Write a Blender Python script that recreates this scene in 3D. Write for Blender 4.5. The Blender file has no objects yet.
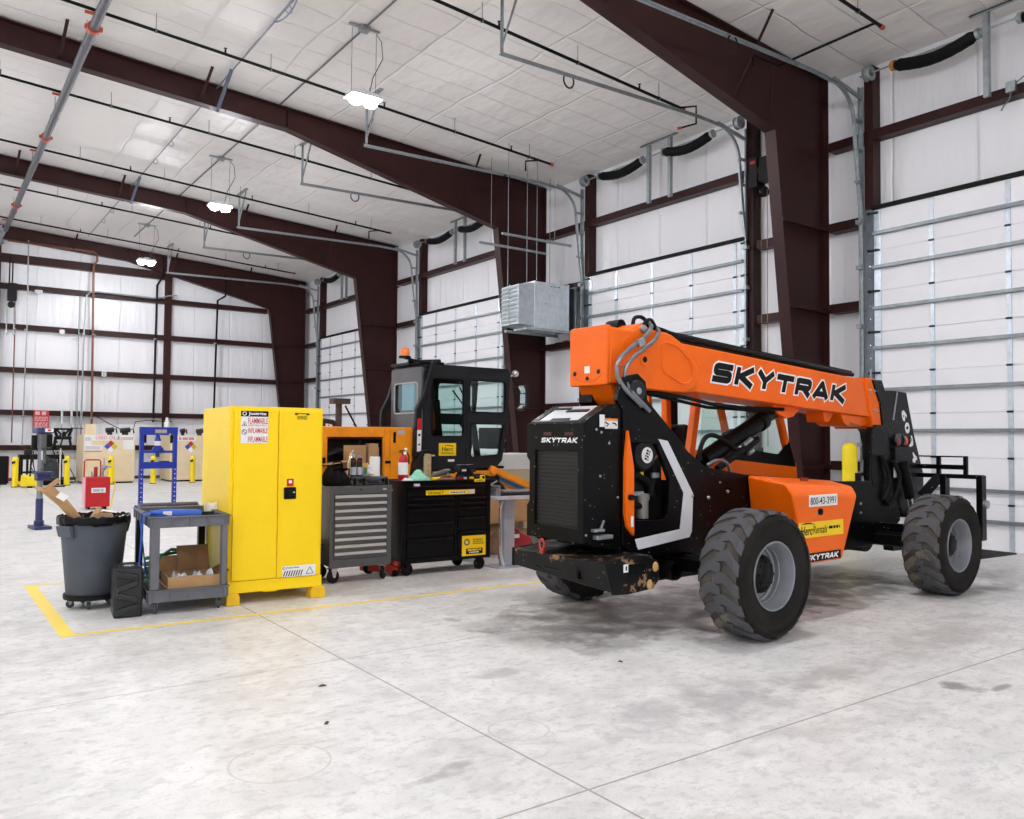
import bpy, bmesh, math, random
from mathutils import Vector, Matrix
random.seed(7)
SC = bpy.context.scene
COL = SC.collection
PI = math.pi
rad = math.radians

# ------------------------------------------------------------------ materials
def lin(c):
    if isinstance(c, str):
        c = c.lstrip('#'); c = [int(c[i:i+2], 16)/255 for i in (0, 2, 4)]
        c = [x/12.92 if x <= .04045 else ((x+.055)/1.055)**2.4 for x in c]
    return (c[0], c[1], c[2], 1.0)

class NT:
    def __init__(s, name):
        s.m = bpy.data.materials.new(name); s.m.use_nodes = True
        s.t = s.m.node_tree; s.n = s.t.nodes; s.l = s.t.links
        s.b = s.n['Principled BSDF']
    def node(s, typ, **kw):
        n = s.n.new(typ)
        for k, v in kw.items():
            if k.startswith('i_'):
                n.inputs[k[2:].replace('_', ' ')].default_value = v
            elif k.startswith('n_'):
                n.inputs[int(k[2:])].default_value = v
            else: setattr(n, k, v)
        return n
    def link(s, a, ao, b, bi): s.l.new(a.outputs[ao], b.inputs[bi])
    def coords(s, scale=(1, 1, 1), kind='Object'):
        tc = s.node('ShaderNodeTexCoord'); mp = s.node('ShaderNodeMapping')
        mp.inputs['Scale'].default_value = scale
        s.link(tc, kind, mp, 'Vector'); return mp
    def noise(s, scale, detail=4, rough=.55, mp=None, stretch=(1, 1, 1)):
        mp = mp or s.coords(stretch)
        n = s.node('ShaderNodeTexNoise'); n.inputs['Scale'].default_value = scale
        n.inputs['Detail'].default_value = detail; n.inputs['Roughness'].default_value = rough
        s.link(mp, 'Vector', n, 'Vector'); return n
    def ramp(s, src, so, stops):
        r = s.node('ShaderNodeValToRGB'); e = r.color_ramp.elements
        while len(e) < len(stops): e.new(.5)
        for i, (p, c) in enumerate(stops):
            e[i].position = p; e[i].color = c if len(c) == 4 else (*c, 1)
        s.link(src, so, r, 'Fac'); return r
    def mix(s, fac, a, b, blend='MIX'):
        m = s.node('ShaderNodeMix', data_type='RGBA', blend_type=blend)
        for v, i in ((fac, 0), (a, 6), (b, 7)):
            if isinstance(v, tuple) and len(v) == 2 and hasattr(v[0], 'outputs'): s.l.new(v[0].outputs[v[1]], m.inputs[i])
            else: m.inputs[i].default_value = v
        return (m, 2)
    def math(s, op, a, b=None, c=None):
        m = s.node('ShaderNodeMath', operation=op)
        for i, v in enumerate((a, b, c)):
            if v is None: continue
            if isinstance(v, tuple): s.l.new(v[0].outputs[v[1]], m.inputs[i])
            else: m.inputs[i].default_value = v
        return (m, 0)
    def bump(s, src, strength=.2, dist=.02):
        b = s.node('ShaderNodeBump'); b.inputs['Strength'].default_value = strength; b.inputs['Distance'].default_value = dist
        s.l.new(src[0].outputs[src[1]], b.inputs['Height']); s.link(b, 'Normal', s.b, 'Normal')

MATS = {}
def mat(name, col, rough=.5, metal=0., var=.12, vscale=6., bump=0., bscale=40., spec=None, coat=0.):
    if name in MATS: return MATS[name]
    k = NT(name); c = lin(col); b = k.b
    b.inputs['Roughness'].default_value = rough; b.inputs['Metallic'].default_value = metal
    if spec is None and max(c[:3]) < .06 and metal < .3: spec = .18
    if spec is not None: b.inputs['Specular IOR Level'].default_value = spec
    if coat: b.inputs['Coat Weight'].default_value = coat; b.inputs['Coat Roughness'].default_value = .1
    if var:
        n = k.noise(vscale)
        lo = tuple(x*(1-var) for x in c[:3])+(1,); hi = tuple(min(1, x*(1+var)) for x in c[:3])+(1,)
        r = k.ramp(n, 'Fac', [(.3, lo), (.7, hi)]); k.link(r, 'Color', b, 'Base Color')
    else: b.inputs['Base Color'].default_value = c
    if bump:
        k.bump((k.noise(bscale, 3), 0), bump, .01)
    MATS[name] = k.m; return k.m

def emit(name, col, s):
    if name in MATS: return MATS[name]
    k = NT(name); k.b.inputs['Base Color'].default_value = lin(col)
    k.b.inputs['Emission Color'].default_value = lin(col); k.b.inputs['Emission Strength'].default_value = s
    MATS[name] = k.m; return k.m

def chipped(name, col, chip, scale=9., thr=.60, rough=.4, fine=None):
    k = NT(name); n = k.noise(scale, 6, .65); n2 = k.noise(scale*.28, 2)
    a = k.math('ADD', k.math('MULTIPLY', (n, 0), .65), k.math('MULTIPLY', (n2, 0), .35))
    r = k.ramp(a[0], 0, [(thr, (0, 0, 0)), (thr+.03, (1, 1, 1))])
    c = k.mix((r, 0), lin(col), lin(chip))
    if fine:
        v = k.node('ShaderNodeTexVoronoi'); v.inputs['Scale'].default_value = 22
        k.link(k.coords(), 'Vector', v, 'Vector')
        n3 = k.noise(6, 2)
        lim = k.math('MULTIPLY', k.math('GREATER_THAN', (n3, 0), .47), .085)
        d = k.math('LESS_THAN', (v, 0), lim)
        c = k.mix(d, c, lin(fine))
    k.l.new(c[0].outputs[c[1]], k.b.inputs['Base Color']); k.b.inputs['Roughness'].default_value = rough
    k.bump((n, 0), .15, .004)
    MATS[name] = k.m; return k.m

def glass(name, col, alpha=.35, rough=.03):
    k = NT(name); t = k.node('ShaderNodeBsdfTransparent'); g = k.node('ShaderNodeBsdfGlossy'); mx = k.node('ShaderNodeMixShader')
    t.inputs['Color'].default_value = lin(col); g.inputs['Roughness'].default_value = rough
    lw = k.node('ShaderNodeLayerWeight'); lw.inputs['Blend'].default_value = .5
    fr = k.math('ADD', k.math('MULTIPLY', k.math('POWER', (lw, 1), 5.), .96), .04)[0]
    k.link(fr, 0, mx, 0); k.link(t, 0, mx, 1); k.link(g, 0, mx, 2)
    k.link(mx, 0, k.n['Material Output'], 'Surface'); MATS[name] = k.m; return k.m

# ------------------------------------------------------------------ mesh builder
def curve(pts, n=5):        # Catmull-Rom smoothing of a hose path
    P = [Vector(p) for p in pts]; out = []
    for i in range(len(P)-1):
        a, b, c, d = P[max(i-1, 0)], P[i], P[i+1], P[min(i+2, len(P)-1)]
        for k in range(n):
            t = k/n; out.append(.5*((2*b)+(c-a)*t+(2*a-5*b+4*c-d)*t*t+(3*b-a-3*c+d)*t**3))
    return [tuple(p) for p in out]+[tuple(P[-1])]

class MB:
    def __init__(s): s.v = []; s.f = []; s.mi = []; s.cur = 0
    def mat(s, i): s.cur = i; return s
    def add(s, vs, fs):
        o = len(s.v); s.v += [tuple(v) for v in vs]
        for f in fs: s.f.append([o+i for i in f]); s.mi.append(s.cur)
        return s
    def box(s, x0, x1, y0, y1, z0, z1):
        vs = [(x, y, z) for x in (x0, x1) for y in (y0, y1) for z in (z0, z1)]
        return s.add(vs, [(0, 1, 3, 2), (4, 6, 7, 5), (0, 4, 5, 1), (2, 3, 7, 6), (0, 2, 6, 4), (1, 5, 7, 3)])
    def cbox(s, c, d): return s.box(c[0]-d[0]/2, c[0]+d[0]/2, c[1]-d[1]/2, c[1]+d[1]/2, c[2]-d[2]/2, c[2]+d[2]/2)
    def obox(s, c, u, v, w):   # centre and three half-axis vectors
        c, u, v, w = map(Vector, (c, u, v, w))
        vs = [c+a*u+b*v+d*w for a in (-1, 1) for b in (-1, 1) for d in (-1, 1)]
        return s.add(vs, [(0, 1, 3, 2), (4, 6, 7, 5), (0, 4, 5, 1), (2, 3, 7, 6), (0, 2, 6, 4), (1, 5, 7, 3)])
    def bar(s, p0, p1, w, h, up=(0, 0, 1)):     # rectangular bar, h along up
        p0, p1, up = Vector(p0), Vector(p1), Vector(up)
        d = (p1-p0); t = d.normalized(); sd = t.cross(up)
        if sd.length < 1e-5: sd = t.cross(Vector((1, 0, 0)))
        sd.normalize(); u2 = sd.cross(t)
        return s.obox((p0+p1)/2, d/2, sd*w/2, u2*h/2)
    def cyl(s, p0, p1, r, seg=16, r2=None, caps=True):
        p0, p1 = Vector(p0), Vector(p1); r2 = r if r2 is None else r2
        t = (p1-p0).normalized(); a = t.orthogonal().normalized(); b = t.cross(a)
        vs = []
        for p, q in ((p0, r), (p1, r2)):
            for i in range(seg):
                w = 2*PI*i/seg; vs.append(p+(a*math.cos(w)+b*math.sin(w))*q)
        fs = [(i, (i+1) % seg, seg+(i+1) % seg, seg+i) for i in range(seg)]
        if caps: fs += [tuple(range(seg))[::-1], tuple(range(seg, 2*seg))]
        return s.add(vs, fs)
    def tube(s, pts, r, seg=8, caps=True):
        pts = [Vector(p) for p in pts]; n = len(pts); vs = []
        t = (pts[1]-pts[0]).normalized(); a = t.orthogonal().normalized()
        for i, p in enumerate(pts):
            t = (pts[min(i+1, n-1)]-pts[max(i-1, 0)]).normalized()
            a = (a-t*a.dot(t)); a = a.normalized() if a.length > 1e-6 else t.orthogonal().normalized()
            b = t.cross(a); rr = r[i] if isinstance(r, (list, tuple)) else r
            for k in range(seg):
                w = 2*PI*k/seg; vs.append(p+(a*math.cos(w)+b*math.sin(w))*rr)
        fs = [(i*seg+k, i*seg+(k+1) % seg, (i+1)*seg+(k+1) % seg, (i+1)*seg+k) for i in range(n-1) for k in range(seg)]
        if caps: fs += [tuple(range(seg))[::-1], tuple(range((n-1)*seg, n*seg))]
        return s.add(vs, fs)
    def sweep(s, pts, w, h, side):      # rectangle swept along pts, w along 'side', h across
        pts = [Vector(p) for p in pts]; n = len(pts); side = Vector(side).normalized(); vs = []
        for i, p in enumerate(pts):
            t = (pts[min(i+1, n-1)]-pts[max(i-1, 0)]).normalized(); u = t.cross(side).normalized()
            for a, b in ((-1, -1), (1, -1), (1, 1), (-1, 1)): vs.append(p+side*a*w/2+u*b*h/2)
        fs = [(i*4+k, i*4+(k+1) % 4, (i+1)*4+(k+1) % 4, (i+1)*4+k) for i in range(n-1) for k in range(4)]
        fs += [(3, 2, 1, 0), tuple(range((n-1)*4, n*4))]
        return s.add(vs, fs)
    def prism(s, poly, fn, a, b, holes=()):   # 2-D polygon (with holes) extruded; fn(u, v, w) -> 3-D point
        bm = bmesh.new(); loops = [list(poly)]+[list(h) for h in holes]; es = []
        for lp in loops:
            vs = [bm.verts.new((p[0], p[1], 0)) for p in lp]
            es += [bm.edges.new((vs[i], vs[(i+1) % len(vs)])) for i in range(len(vs))]
        if holes: bmesh.ops.triangle_fill(bm, use_beauty=True, use_dissolve=False, edges=es)
        else: bm.faces.new(list(bm.verts))
        bm.verts.index_update(); P = [tuple(v.co) for v in bm.verts]
        F = [[v.index for v in f.verts] for f in bm.faces]; n = len(P); bm.free()
        vs = [fn(p[0], p[1], a) for p in P]+[fn(p[0], p[1], b) for p in P]
        fs = [f[::-1] for f in F]+[[i+n for i in f] for f in F]; o = 0
        for lp in loops:
            m = len(lp); fs += [(o+i, o+(i+1) % m, n+o+(i+1) % m, n+o+i) for i in range(m)]; o += m
        return s.add(vs, fs)
    def pxz(s, poly, y0, y1, holes=()): return s.prism(poly, lambda u, v, w: (u, w, v), y0, y1, holes)
    def pyz(s, poly, x0, x1, holes=()): return s.prism(poly, lambda u, v, w: (w, u, v), x0, x1, holes)
    def pxy(s, poly, z0, z1, holes=()): return s.prism(poly, lambda u, v, w: (u, v, w), z0, z1, holes)
    def lathe(s, prof, c=(0, 0, 0), axis='Z', seg=24, close=False):   # prof: (radius, height)
        vs = []; n = len(prof)
        for r, h in prof:
            for i in range(seg):
                w = 2*PI*i/seg; x, y = r*math.cos(w), r*math.sin(w)
                p = {'Z': (x, y, h), 'Y': (x, h, -y), 'X': (h, x, y)}[axis]
                vs.append((c[0]+p[0], c[1]+p[1], c[2]+p[2]))
        fs = [(j*seg+i, j*seg+(i+1) % seg, (j+1)*seg+(i+1) % seg, (j+1)*seg+i) for j in range(n-1) for i in range(seg)]
        if close: fs += [((n-1)*seg+i, (n-1)*seg+(i+1) % seg, (i+1) % seg, i) for i in range(seg)]
        else:
            if prof[0][0] > 1e-5: fs.append(tuple(range(seg))[::-1])
            if prof[-1][0] > 1e-5: fs.append(tuple(range((n-1)*seg, n*seg)))
        return s.add(vs, fs)
    def ball(s, c, r, seg=14, sc=(1, 1, 1)):
        n = 8; prof = [(r*math.sin(PI*i/n)+1e-6, -r*math.cos(PI*i/n)) for i in range(n+1)]
        o = len(s.v); s.lathe(prof, (0, 0, 0), 'Z', seg)
        for i in range(o, len(s.v)):
            v = s.v[i]; s.v[i] = (c[0]+v[0]*sc[0], c[1]+v[1]*sc[1], c[2]+v[2]*sc[2])
        return s
    def grid(s, nu, nv, fn):
        vs = [fn(i/nu, j/nv) for j in range(nv+1) for i in range(nu+1)]
        fs = [(j*(nu+1)+i, j*(nu+1)+i+1, (j+1)*(nu+1)+i+1, (j+1)*(nu+1)+i) for j in range(nv) for i in range(nu)]
        return s.add(vs, fs)
    def xf(s, M, start=0):
        for i in range(start, len(s.v)): s.v[i] = tuple(M @ Vector(s.v[i]))
        return s

def obj(name, mb, m, parent=None, bevel=0., seg=2, angle=35, loc=None, rz=0., solid=0., smooth=True):
    me = bpy.data.meshes.new(name)
    me.from_pydata(mb.v, [], mb.f)
    ms = m if isinstance(m, (list, tuple)) else [m]
    for x in ms: me.materials.append(x)
    if len(ms) > 1: me.polygons.foreach_set('material_index', mb.mi)
    bm = bmesh.new(); bm.from_mesh(me); bmesh.ops.recalc_face_normals(bm, faces=bm.faces); bm.to_mesh(me); bm.free()
    if smooth:
        me.polygons.foreach_set('use_smooth', [True]*len(me.polygons)); me.set_sharp_from_angle(angle=rad(angle))
    o = bpy.data.objects.new(name, me); COL.objects.link(o)
    if parent: o.parent = parent
    if loc: o.location = loc
    if rz: o.rotation_euler.z = rz
    if solid:
        md = o.modifiers.new('t', 'SOLIDIFY'); md.thickness = solid; md.offset = 0
    if bevel:
        md = o.modifiers.new('b', 'BEVEL'); md.width = bevel; md.segments = seg; md.limit_method = 'ANGLE'; md.angle_limit = rad(40)
        md.harden_normals = True
    return o

def tag(o, label=None, cat=None, group=None, kind=None):
    if label: o['label'] = label
    if cat: o['category'] = cat
    if group: o['group'] = group
    if kind: o['kind'] = kind
    return o

def thing(name, label, cat, loc=(0, 0, 0), rz=0., group=None, kind=None):
    o = bpy.data.objects.new(name, None); COL.objects.link(o); o.location = loc; o.rotation_euler.z = rz
    o.empty_display_size = .1
    return tag(o, label, cat, group, kind)

def node(name, parent, loc=(0, 0, 0), rz=0.):
    o = bpy.data.objects.new(name, None); COL.objects.link(o); o.parent = parent; o.location = loc; o.rotation_euler.z = rz
    return o

def dup(o, parent=None, loc=None, rz=None):
    c = o.copy(); COL.objects.link(c)
    if parent: c.parent = parent
    if loc is not None: c.location = loc
    if rz is not None: c.rotation_euler.z = rz
    for ch in list(o.children): dup(ch, c)
    return c

# flat frames for writing: origin, u (right), v (up), n (out)
class Fr:
    def __init__(s, o, u, v):
        s.o = Vector(o); s.u = Vector(u).normalized(); s.v = Vector(v).normalized(); s.n = s.u.cross(s.v).normalized()
    def p(s, x, y, d=0.): return s.o+s.u*x+s.v*y+s.n*d

def sticker(name, fr, w, h, m, parent, d=.003, x=0, y=0, bevel=0):
    mb = MB(); vs = [fr.p(x+a*w/2, y+b*h/2, c) for c in (0, d) for a, b in ((-1, -1), (1, -1), (1, 1), (-1, 1))]
    mb.add(vs, [(0, 3, 2, 1), (4, 5, 6, 7), (0, 1, 5, 4), (1, 2, 6, 5), (2, 3, 7, 6), (3, 0, 4, 7)])
    return obj(name, mb, m, parent, smooth=False)

def flatpoly(mb, fr, polys, d0, d1):
    for poly in polys:
        mb.prism(poly, lambda u, v, w: fr.p(u, v, w), d0, d1)

def text(body, fr, w, h, m, parent, x=0, y=0, shear=0., d=.004, bold=0., name='lettering', t=.0015):
    cu = bpy.data.curves.new('tx', 'FONT'); cu.body = body; cu.align_x = 'CENTER'; cu.shear = shear; cu.offset = bold
    cu.resolution_u = 3
    to = bpy.data.objects.new('tx', cu); COL.objects.link(to)
    dg = bpy.context.evaluated_depsgraph_get(); me = bpy.data.meshes.new_from_object(to.evaluated_get(dg))
    vs = [tuple(v.co) for v in me.vertices]; fs = [list(p.vertices) for p in me.polygons]
    bpy.data.objects.remove(to); bpy.data.curves.remove(cu); bpy.data.meshes.remove(me)
    x0 = min(v[0] for v in vs); x1 = max(v[0] for v in vs); y0 = min(v[1] for v in vs); y1 = max(v[1] for v in vs)
    mb = MB(); P = []
    for v in vs:
        a = (v[0]-(x0+x1)/2)/(x1-x0)*w+x; b = (v[1]-(y0+y1)/2)/max(1e-6, (y1-y0))*h+y
        P.append(fr.p(a, b, d))
    mb.add(P, fs)
    return obj(name, mb, m, parent, smooth=False)

# block capitals for the big machine lettering, drawn as strokes in a unit box
STROKES = {
 'S': [[(.97, .87), (.2, .87), (.12, .8), (.12, .58), (.2, .5), (.8, .5), (.88, .43), (.88, .2), (.8, .13), (.03, .13)]],
 'K': [[(.13, 0), (.13, 1)], [(.93, 1), (.28, .5), (.97, 0)]],
 'Y': [[(.08, 1), (.5, .48), (.92, 1)], [(.5, .5), (.5, 0)]],
 'T': [[(0, .87), (1, .87)], [(.5, .87), (.5, 0)]],
 'R': [[(.13, 0), (.13, 1)], [(.13, .87), (.8, .87), (.88, .8), (.88, .55), (.8, .45), (.13, .45)], [(.5, .45), (.93, 0)]],
 'A': [[(.06, 0), (.5, .95), (.94, 0)], [(.25, .27), (.75, .27)]],
}
def strokes(word, fr, w, h, m, parent, th=.23, grow=0., shear=.28, d0=.002, d1=.004, gap=.15, name='lettering', slope=0.):
    n = len(word); lw = w/(n+gap*(n-1)); mb = MB()
    def quad(p, q, t, dd):
        px, py = p; qx, qy = q; L = math.hypot(qx-px, qy-py); ux, uy = (qx-px)/L, (qy-py)/L
        e = grow
        px -= ux*e; py -= uy*e; qx += ux*e; qy += uy*e
        return [(px-uy*-t, py-ux*t), (qx-uy*-t, qy-ux*t), (qx+uy*-t, qy+ux*t), (px+uy*-t, py+ux*t)]
    cnt = 0
    for i, ch in enumerate(word):
        ox = -w/2+i*lw*(1+gap)
        for st in STROKES[ch]:
            pts = [(a*lw, b*h) for a, b in st]
            ext = []
            for j in range(len(pts)-1):
                t = th*h/2+grow
                poly = quad(pts[j], pts[j+1], t, 0)
                ext.append(poly)
            for j in range(1, len(pts)-1):
                r = th*h/2+grow
                ext.append([(pts[j][0]+r*math.cos(a*PI/4), pts[j][1]+r*math.sin(a*PI/4)) for a in range(8)])
            for poly in ext:
                cnt += 1; e = (cnt % 7)*.00006
                mb.prism([(ox+a+(b-h/2)*shear, b-h/2+(ox+a)*slope) for a, b in poly], lambda u, v, z: fr.p(u, v, z), d0, d1+e)
    return obj(name, mb, m, parent, smooth=False)

def fineprint(fr, x, y, w, h, lines, m, parent, d=.0035, name='fine_print', seed=3):     # print too small to read in the photograph
    rg = random.Random(seed+int(w*999)+int(x*77)); mb = MB(); lh = h/(lines*1.5-.5)
    for k in range(lines):
        yy = y+h/2-lh/2-k*lh*1.5; px = -w/2
        while px < w/2-lh*.4:
            L = min(lh*rg.uniform(.9, 3.0), w/2-px)
            mb.add([fr.p(x+px, yy-lh/2, d), fr.p(x+px+L, yy-lh/2, d), fr.p(x+px+L, yy+lh/2, d), fr.p(x+px, yy+lh/2, d)], [(0, 1, 2, 3)]); px += L+lh*rg.uniform(.3, .6)
    return obj(name, mb, m, parent, smooth=False)
# ------------------------------------------------------------------ shared materials
BROWN = mat('brown_steel', '#341c1b', .42, 0, .12, 3, .05, 60)
GALV = mat('galvanized', '#a3aaad', .42, .75, .16, 12)
GALV2 = mat('galvanized_bright', '#c9d2d6', .35, .7, .12, 9)
WHITE = mat('white_panel', '#e9e9ec', .4, 0, .02, 2)
BLACK = mat('black_paint', '#060606', .4, 0, .15, 8, spec=.2)
RUB = mat('black_rubber', '#161616', .75, 0, .2, 10)
BLKPIPE = mat('black_pipe', '#141414', .5, .2, .1)
GREYPIPE = mat('grey_pipe', '#5f5f64', .5, .3, .1)
ORANGEC = mat('orange_coupling', '#b4482a', .5)
WIRE = mat('wire', '#6c6c70', .5, .3, 0)
CHROME = mat('chrome', '#d8d8da', .2, .95, .05)
DARKMETAL = mat('dark_metal', '#2a2b2d', .45, .5, .2, 14)
PAPER = mat('white_paper', '#ececea', .6, 0, .02)
INKK = mat('black_ink', '#0a0a0a', .55, 0, 0)
INKW = mat('white_ink', '#f2f2f2', .5, 0, 0)
INKR = mat('red_ink', '#c0141d', .55, 0, 0)
YEL = mat('safety_yellow', '#f7cf06', .42, 0, .04, 4)
RED = mat('red_paint', '#bf1420', .4, 0, .08, 5)
CARD = mat('cardboard', '#b08a5f', .8, 0, .1, 7)
CARDD = mat('cardboard_inside', '#8a6844', .85, 0, .12, 7)

def liner_mat(name, col, scale, seam, b1, ceiling=False):
    k = NT(name); mp = k.coords(); b = k.b
    b.inputs['Roughness'].default_value = .28 if not ceiling else .45
    n = k.noise(scale[0], 3, .5, k.coords(scale[1:]))
    n2 = k.noise(.5, 2)
    c = k.ramp(n2, 'Fac', [(.3, lin(col)), (.7, tuple(x*.96 for x in lin(col)[:3])+(1,))])
    sx = k.node('ShaderNodeSeparateXYZ'); k.link(mp, 'Vector', sx, 0)
    hs = []
    for ax, step, wid in seam:
        f = k.math('FRACT', k.math('DIVIDE', k.math('ADD', (sx, ax), k.math('MULTIPLY', (n2, 0), .12 if not ceiling else .3)), step))
        d = k.math('MULTIPLY', k.math('ABSOLUTE', k.math('SUBTRACT', f, .5)), step)   # distance from the seam line
        hs.append(k.math('SUBTRACT', 1., k.math('SMOOTHSTEP' if False else 'MINIMUM', k.math('DIVIDE', d, wid), 1.)))
    h = (n, 0)
    h = k.math('MULTIPLY', h, b1)
    for s_ in hs: h = k.math('SUBTRACT', h, k.math('MULTIPLY', s_, .55 if ceiling else .8))
    k.link(c, 'Color', b, 'Base Color')
    k.bump(h, .6 if not ceiling else .7, .04)
    MATS[name] = k.m; return k.m
# white vinyl-faced insulation: vertical wrinkles on walls, pillowed squares on the roof
LINER_R = liner_mat('wall_liner_side', '#eeeef1', (1.6, 1, 3., .35), [(1, 1.21, .03)], 1.5)
LINER_F = liner_mat('wall_liner_end', '#eeeef1', (1.6, 3., 1, .35), [(0, 1.21, .03)], 1.5)
LINER_C = liner_mat('roof_liner', '#f0edea', (1.5, 1, .55, 1), [(0, 1.45, .035), (1, .62, .02)], 3.2, True)

def floor_mat():
    k = NT('concrete'); b = k.b; mp = k.coords()
    n1 = k.noise(.55, 6, .6); n2 = k.noise(3.5, 8, .65); n3 = k.noise(28, 4, .6); n4 = k.noise(1.3, 5, .6, k.coords((1, 1.7, 1)))
    base = k.ramp(n1, 'Fac', [(.28, lin('#dbdad7')), (.5, lin('#e3e2df')), (.72, lin('#e9e8e6'))])
    c = k.mix(k.math('MULTIPLY', (k.ramp(n2, 'Fac', [(.40, (1, 1, 1)), (.58, (0, 0, 0))]), 0), .42), (base, 0), lin('#bdbcb9'))
    c = k.mix(k.math('MULTIPLY', (k.ramp(n3, 'Fac', [(.55, (0, 0, 0)), (.75, (1, 1, 1))]), 0), .16), c, lin('#9b9893'))
    n5 = k.noise(11, 7, .72, k.coords((1, 1.5, 1))); n6 = k.noise(2.1, 5, .6)
    c = k.mix(k.math('MULTIPLY', (k.ramp(n5, 'Fac', [(.50, (0, 0, 0)), (.60, (1, 1, 1))]), 0), .42), c, lin('#adacaa'))
    n7 = k.noise(42, 6, .75, k.coords((1, 1.8, 1))); c = k.mix(k.math('MULTIPLY', (k.ramp(n7, 'Fac', [(.56, (0, 0, 0)), (.66, (1, 1, 1))]), 0), .5), c, lin('#9a9996'))
    n8 = k.noise(19, 3, .5); c = k.mix(k.math('MULTIPLY', (k.ramp(n8, 'Fac', [(.70, (0, 0, 0)), (.74, (1, 1, 1))]), 0), .5), c, lin('#8d8b87'))
    c = k.mix(k.math('MULTIPLY', (k.ramp(n6, 'Fac', [(.56, (0, 0, 0)), (.72, (1, 1, 1))]), 0), .16), c, lin('#d9cdbd'))
    sc = k.ramp(n4, 'Fac', [(.56, (0, 0, 0)), (.70, (1, 1, 1))])
    c = k.mix(k.math('MULTIPLY', (sc, 0), .40), c, lin('#a39c95'))
    sx = k.node('ShaderNodeSeparateXYZ'); k.link(mp, 'Vector', sx, 0)
    # oil and water stains on the slab; those under the telehandler also paint its shadow
    wob = k.noise(4.2, 4, .6)
    for x, y, rx, ry, col, amt in [(5.05, 2.44, .10, .10, '#84807b', .9), (5.07, 2.33, .12, .07, '#84807b', .9), (5.21, 2.27, .13, .035, '#84807b', .8), (1.86, 3.06, .16, .05, '#8d8a85', .6), (1.98, 3.12, .1, .05, '#8d8a85', .6),
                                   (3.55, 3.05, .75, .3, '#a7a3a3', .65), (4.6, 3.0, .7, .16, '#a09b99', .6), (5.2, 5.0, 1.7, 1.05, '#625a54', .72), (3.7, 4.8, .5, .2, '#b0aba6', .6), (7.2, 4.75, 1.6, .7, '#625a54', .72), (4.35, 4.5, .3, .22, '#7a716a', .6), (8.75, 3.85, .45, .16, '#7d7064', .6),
                                   (2.9, 4.2, .22, .09, '#a8a4a0', .6), (6.2, 3.1, .9, .25, '#a9a49f', .45), (8.2, 3.9, .8, .5, '#9a958f', .45)]:
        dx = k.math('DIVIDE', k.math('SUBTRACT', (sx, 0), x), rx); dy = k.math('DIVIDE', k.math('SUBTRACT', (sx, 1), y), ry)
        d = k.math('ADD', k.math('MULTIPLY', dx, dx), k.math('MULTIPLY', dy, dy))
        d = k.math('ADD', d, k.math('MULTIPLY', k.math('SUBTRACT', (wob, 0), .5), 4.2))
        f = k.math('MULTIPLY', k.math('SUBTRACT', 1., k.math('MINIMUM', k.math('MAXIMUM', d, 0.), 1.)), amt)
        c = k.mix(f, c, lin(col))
    # drag arc left by a barrel
    for x, y, r in [(2.47, 3.33, .15), (1.35, 3.6, .22)]:
        dx = k.math('SUBTRACT', (sx, 0), x); dy = k.math('SUBTRACT', (sx, 1), y)
        d = k.math('SQRT', k.math('ADD', k.math('MULTIPLY', dx, dx), k.math('MULTIPLY', dy, dy)))
        f = k.math('MULTIPLY', k.math('LESS_THAN', k.math('ABSOLUTE', k.math('SUBTRACT', d, r)), .006), .3)
        c = k.mix(f, c, lin('#9a9590'))
    # saw-cut joints
    jf = None
    for ax, pos, w in [(0, 2.29, .006), (1, 2.6, .006), (1, 5.03, .0045), (0, 9.55, .006), (1, 9.9, .006), (1, 14.8, .008), (1, 22, .01), (0, -5, .006)]:
        f = k.math('LESS_THAN', k.math('ABSOLUTE', k.math('SUBTRACT', (sx, ax), pos)), w)
        jf = f if jf is None else k.math('MAXIMUM', jf, f)
    c = k.mix(k.math('MULTIPLY', jf, .62), c, lin('#6d665f'))
    k.l.new(c[0].outputs[c[1]], b.inputs['Base Color'])
    r = k.ramp(n2, 'Fac', [(.3, (.34,)*3), (.7, (.52,)*3)]); k.link(r, 'Color', b, 'Roughness')
    b.inputs['Specular IOR Level'].default_value = .4
    h = k.math('SUBTRACT', k.math('MULTIPLY', (n3, 0), .12), jf)
    k.bump(h, .25, .004); MATS['concrete'] = k.m; return k.m

# ------------------------------------------------------------------ the hall
XD = 11.68            # inner face of the side-wall girts
XW = 11.88; YF = 29.75; YN = -9.2; RX = -2.1; XL = 2*RX-XW
def roofz(x): return 7.28+.0625*(XD-x) if x >= RX else 7.28+.0625*(XD-(2*RX-x))
tag(obj('floor', MB().box(XL-.3, XW+.3, YN-.3, YF+.3, -.2, 0), floor_mat(), smooth=False), kind='structure')
zr = roofz(RX)
tag(obj('ceiling', MB().add([(XW+.3, YN-.3, roofz(XW+.3)), (RX, YN-.3, zr), (XL-.3, YN-.3, roofz(XL-.3)), (XW+.3, YF+.3, roofz(XW+.3)), (RX, YF+.3, zr), (XL-.3, YF+.3, roofz(XL-.3)),
      (XW+.3, YN-.3, 7.6), (RX, YN-.3, zr+.3), (XL-.3, YN-.3, 7.6), (XW+.3, YF+.3, 7.6), (RX, YF+.3, zr+.3), (XL-.3, YF+.3, 7.6)],
      [(0, 3, 4, 1), (1, 4, 5, 2), (6, 7, 10, 9), (7, 8, 11, 10), (0, 6, 9, 3), (2, 5, 11, 8), (0, 1, 7, 6), (1, 2, 8, 7), (3, 9, 10, 4), (4, 10, 11, 5)]), LINER_C, smooth=False), kind='structure')
tag(obj('wall_right', MB().box(XW, XW+.25, YN, YF, 0, 7.3), LINER_R, smooth=False), kind='structure')
OPEN_L = [(-6.2, -1.9), (1.0, 5.3), (8.6, 12.9), (16.0, 20.3), (23.2, 27.5)]
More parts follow.
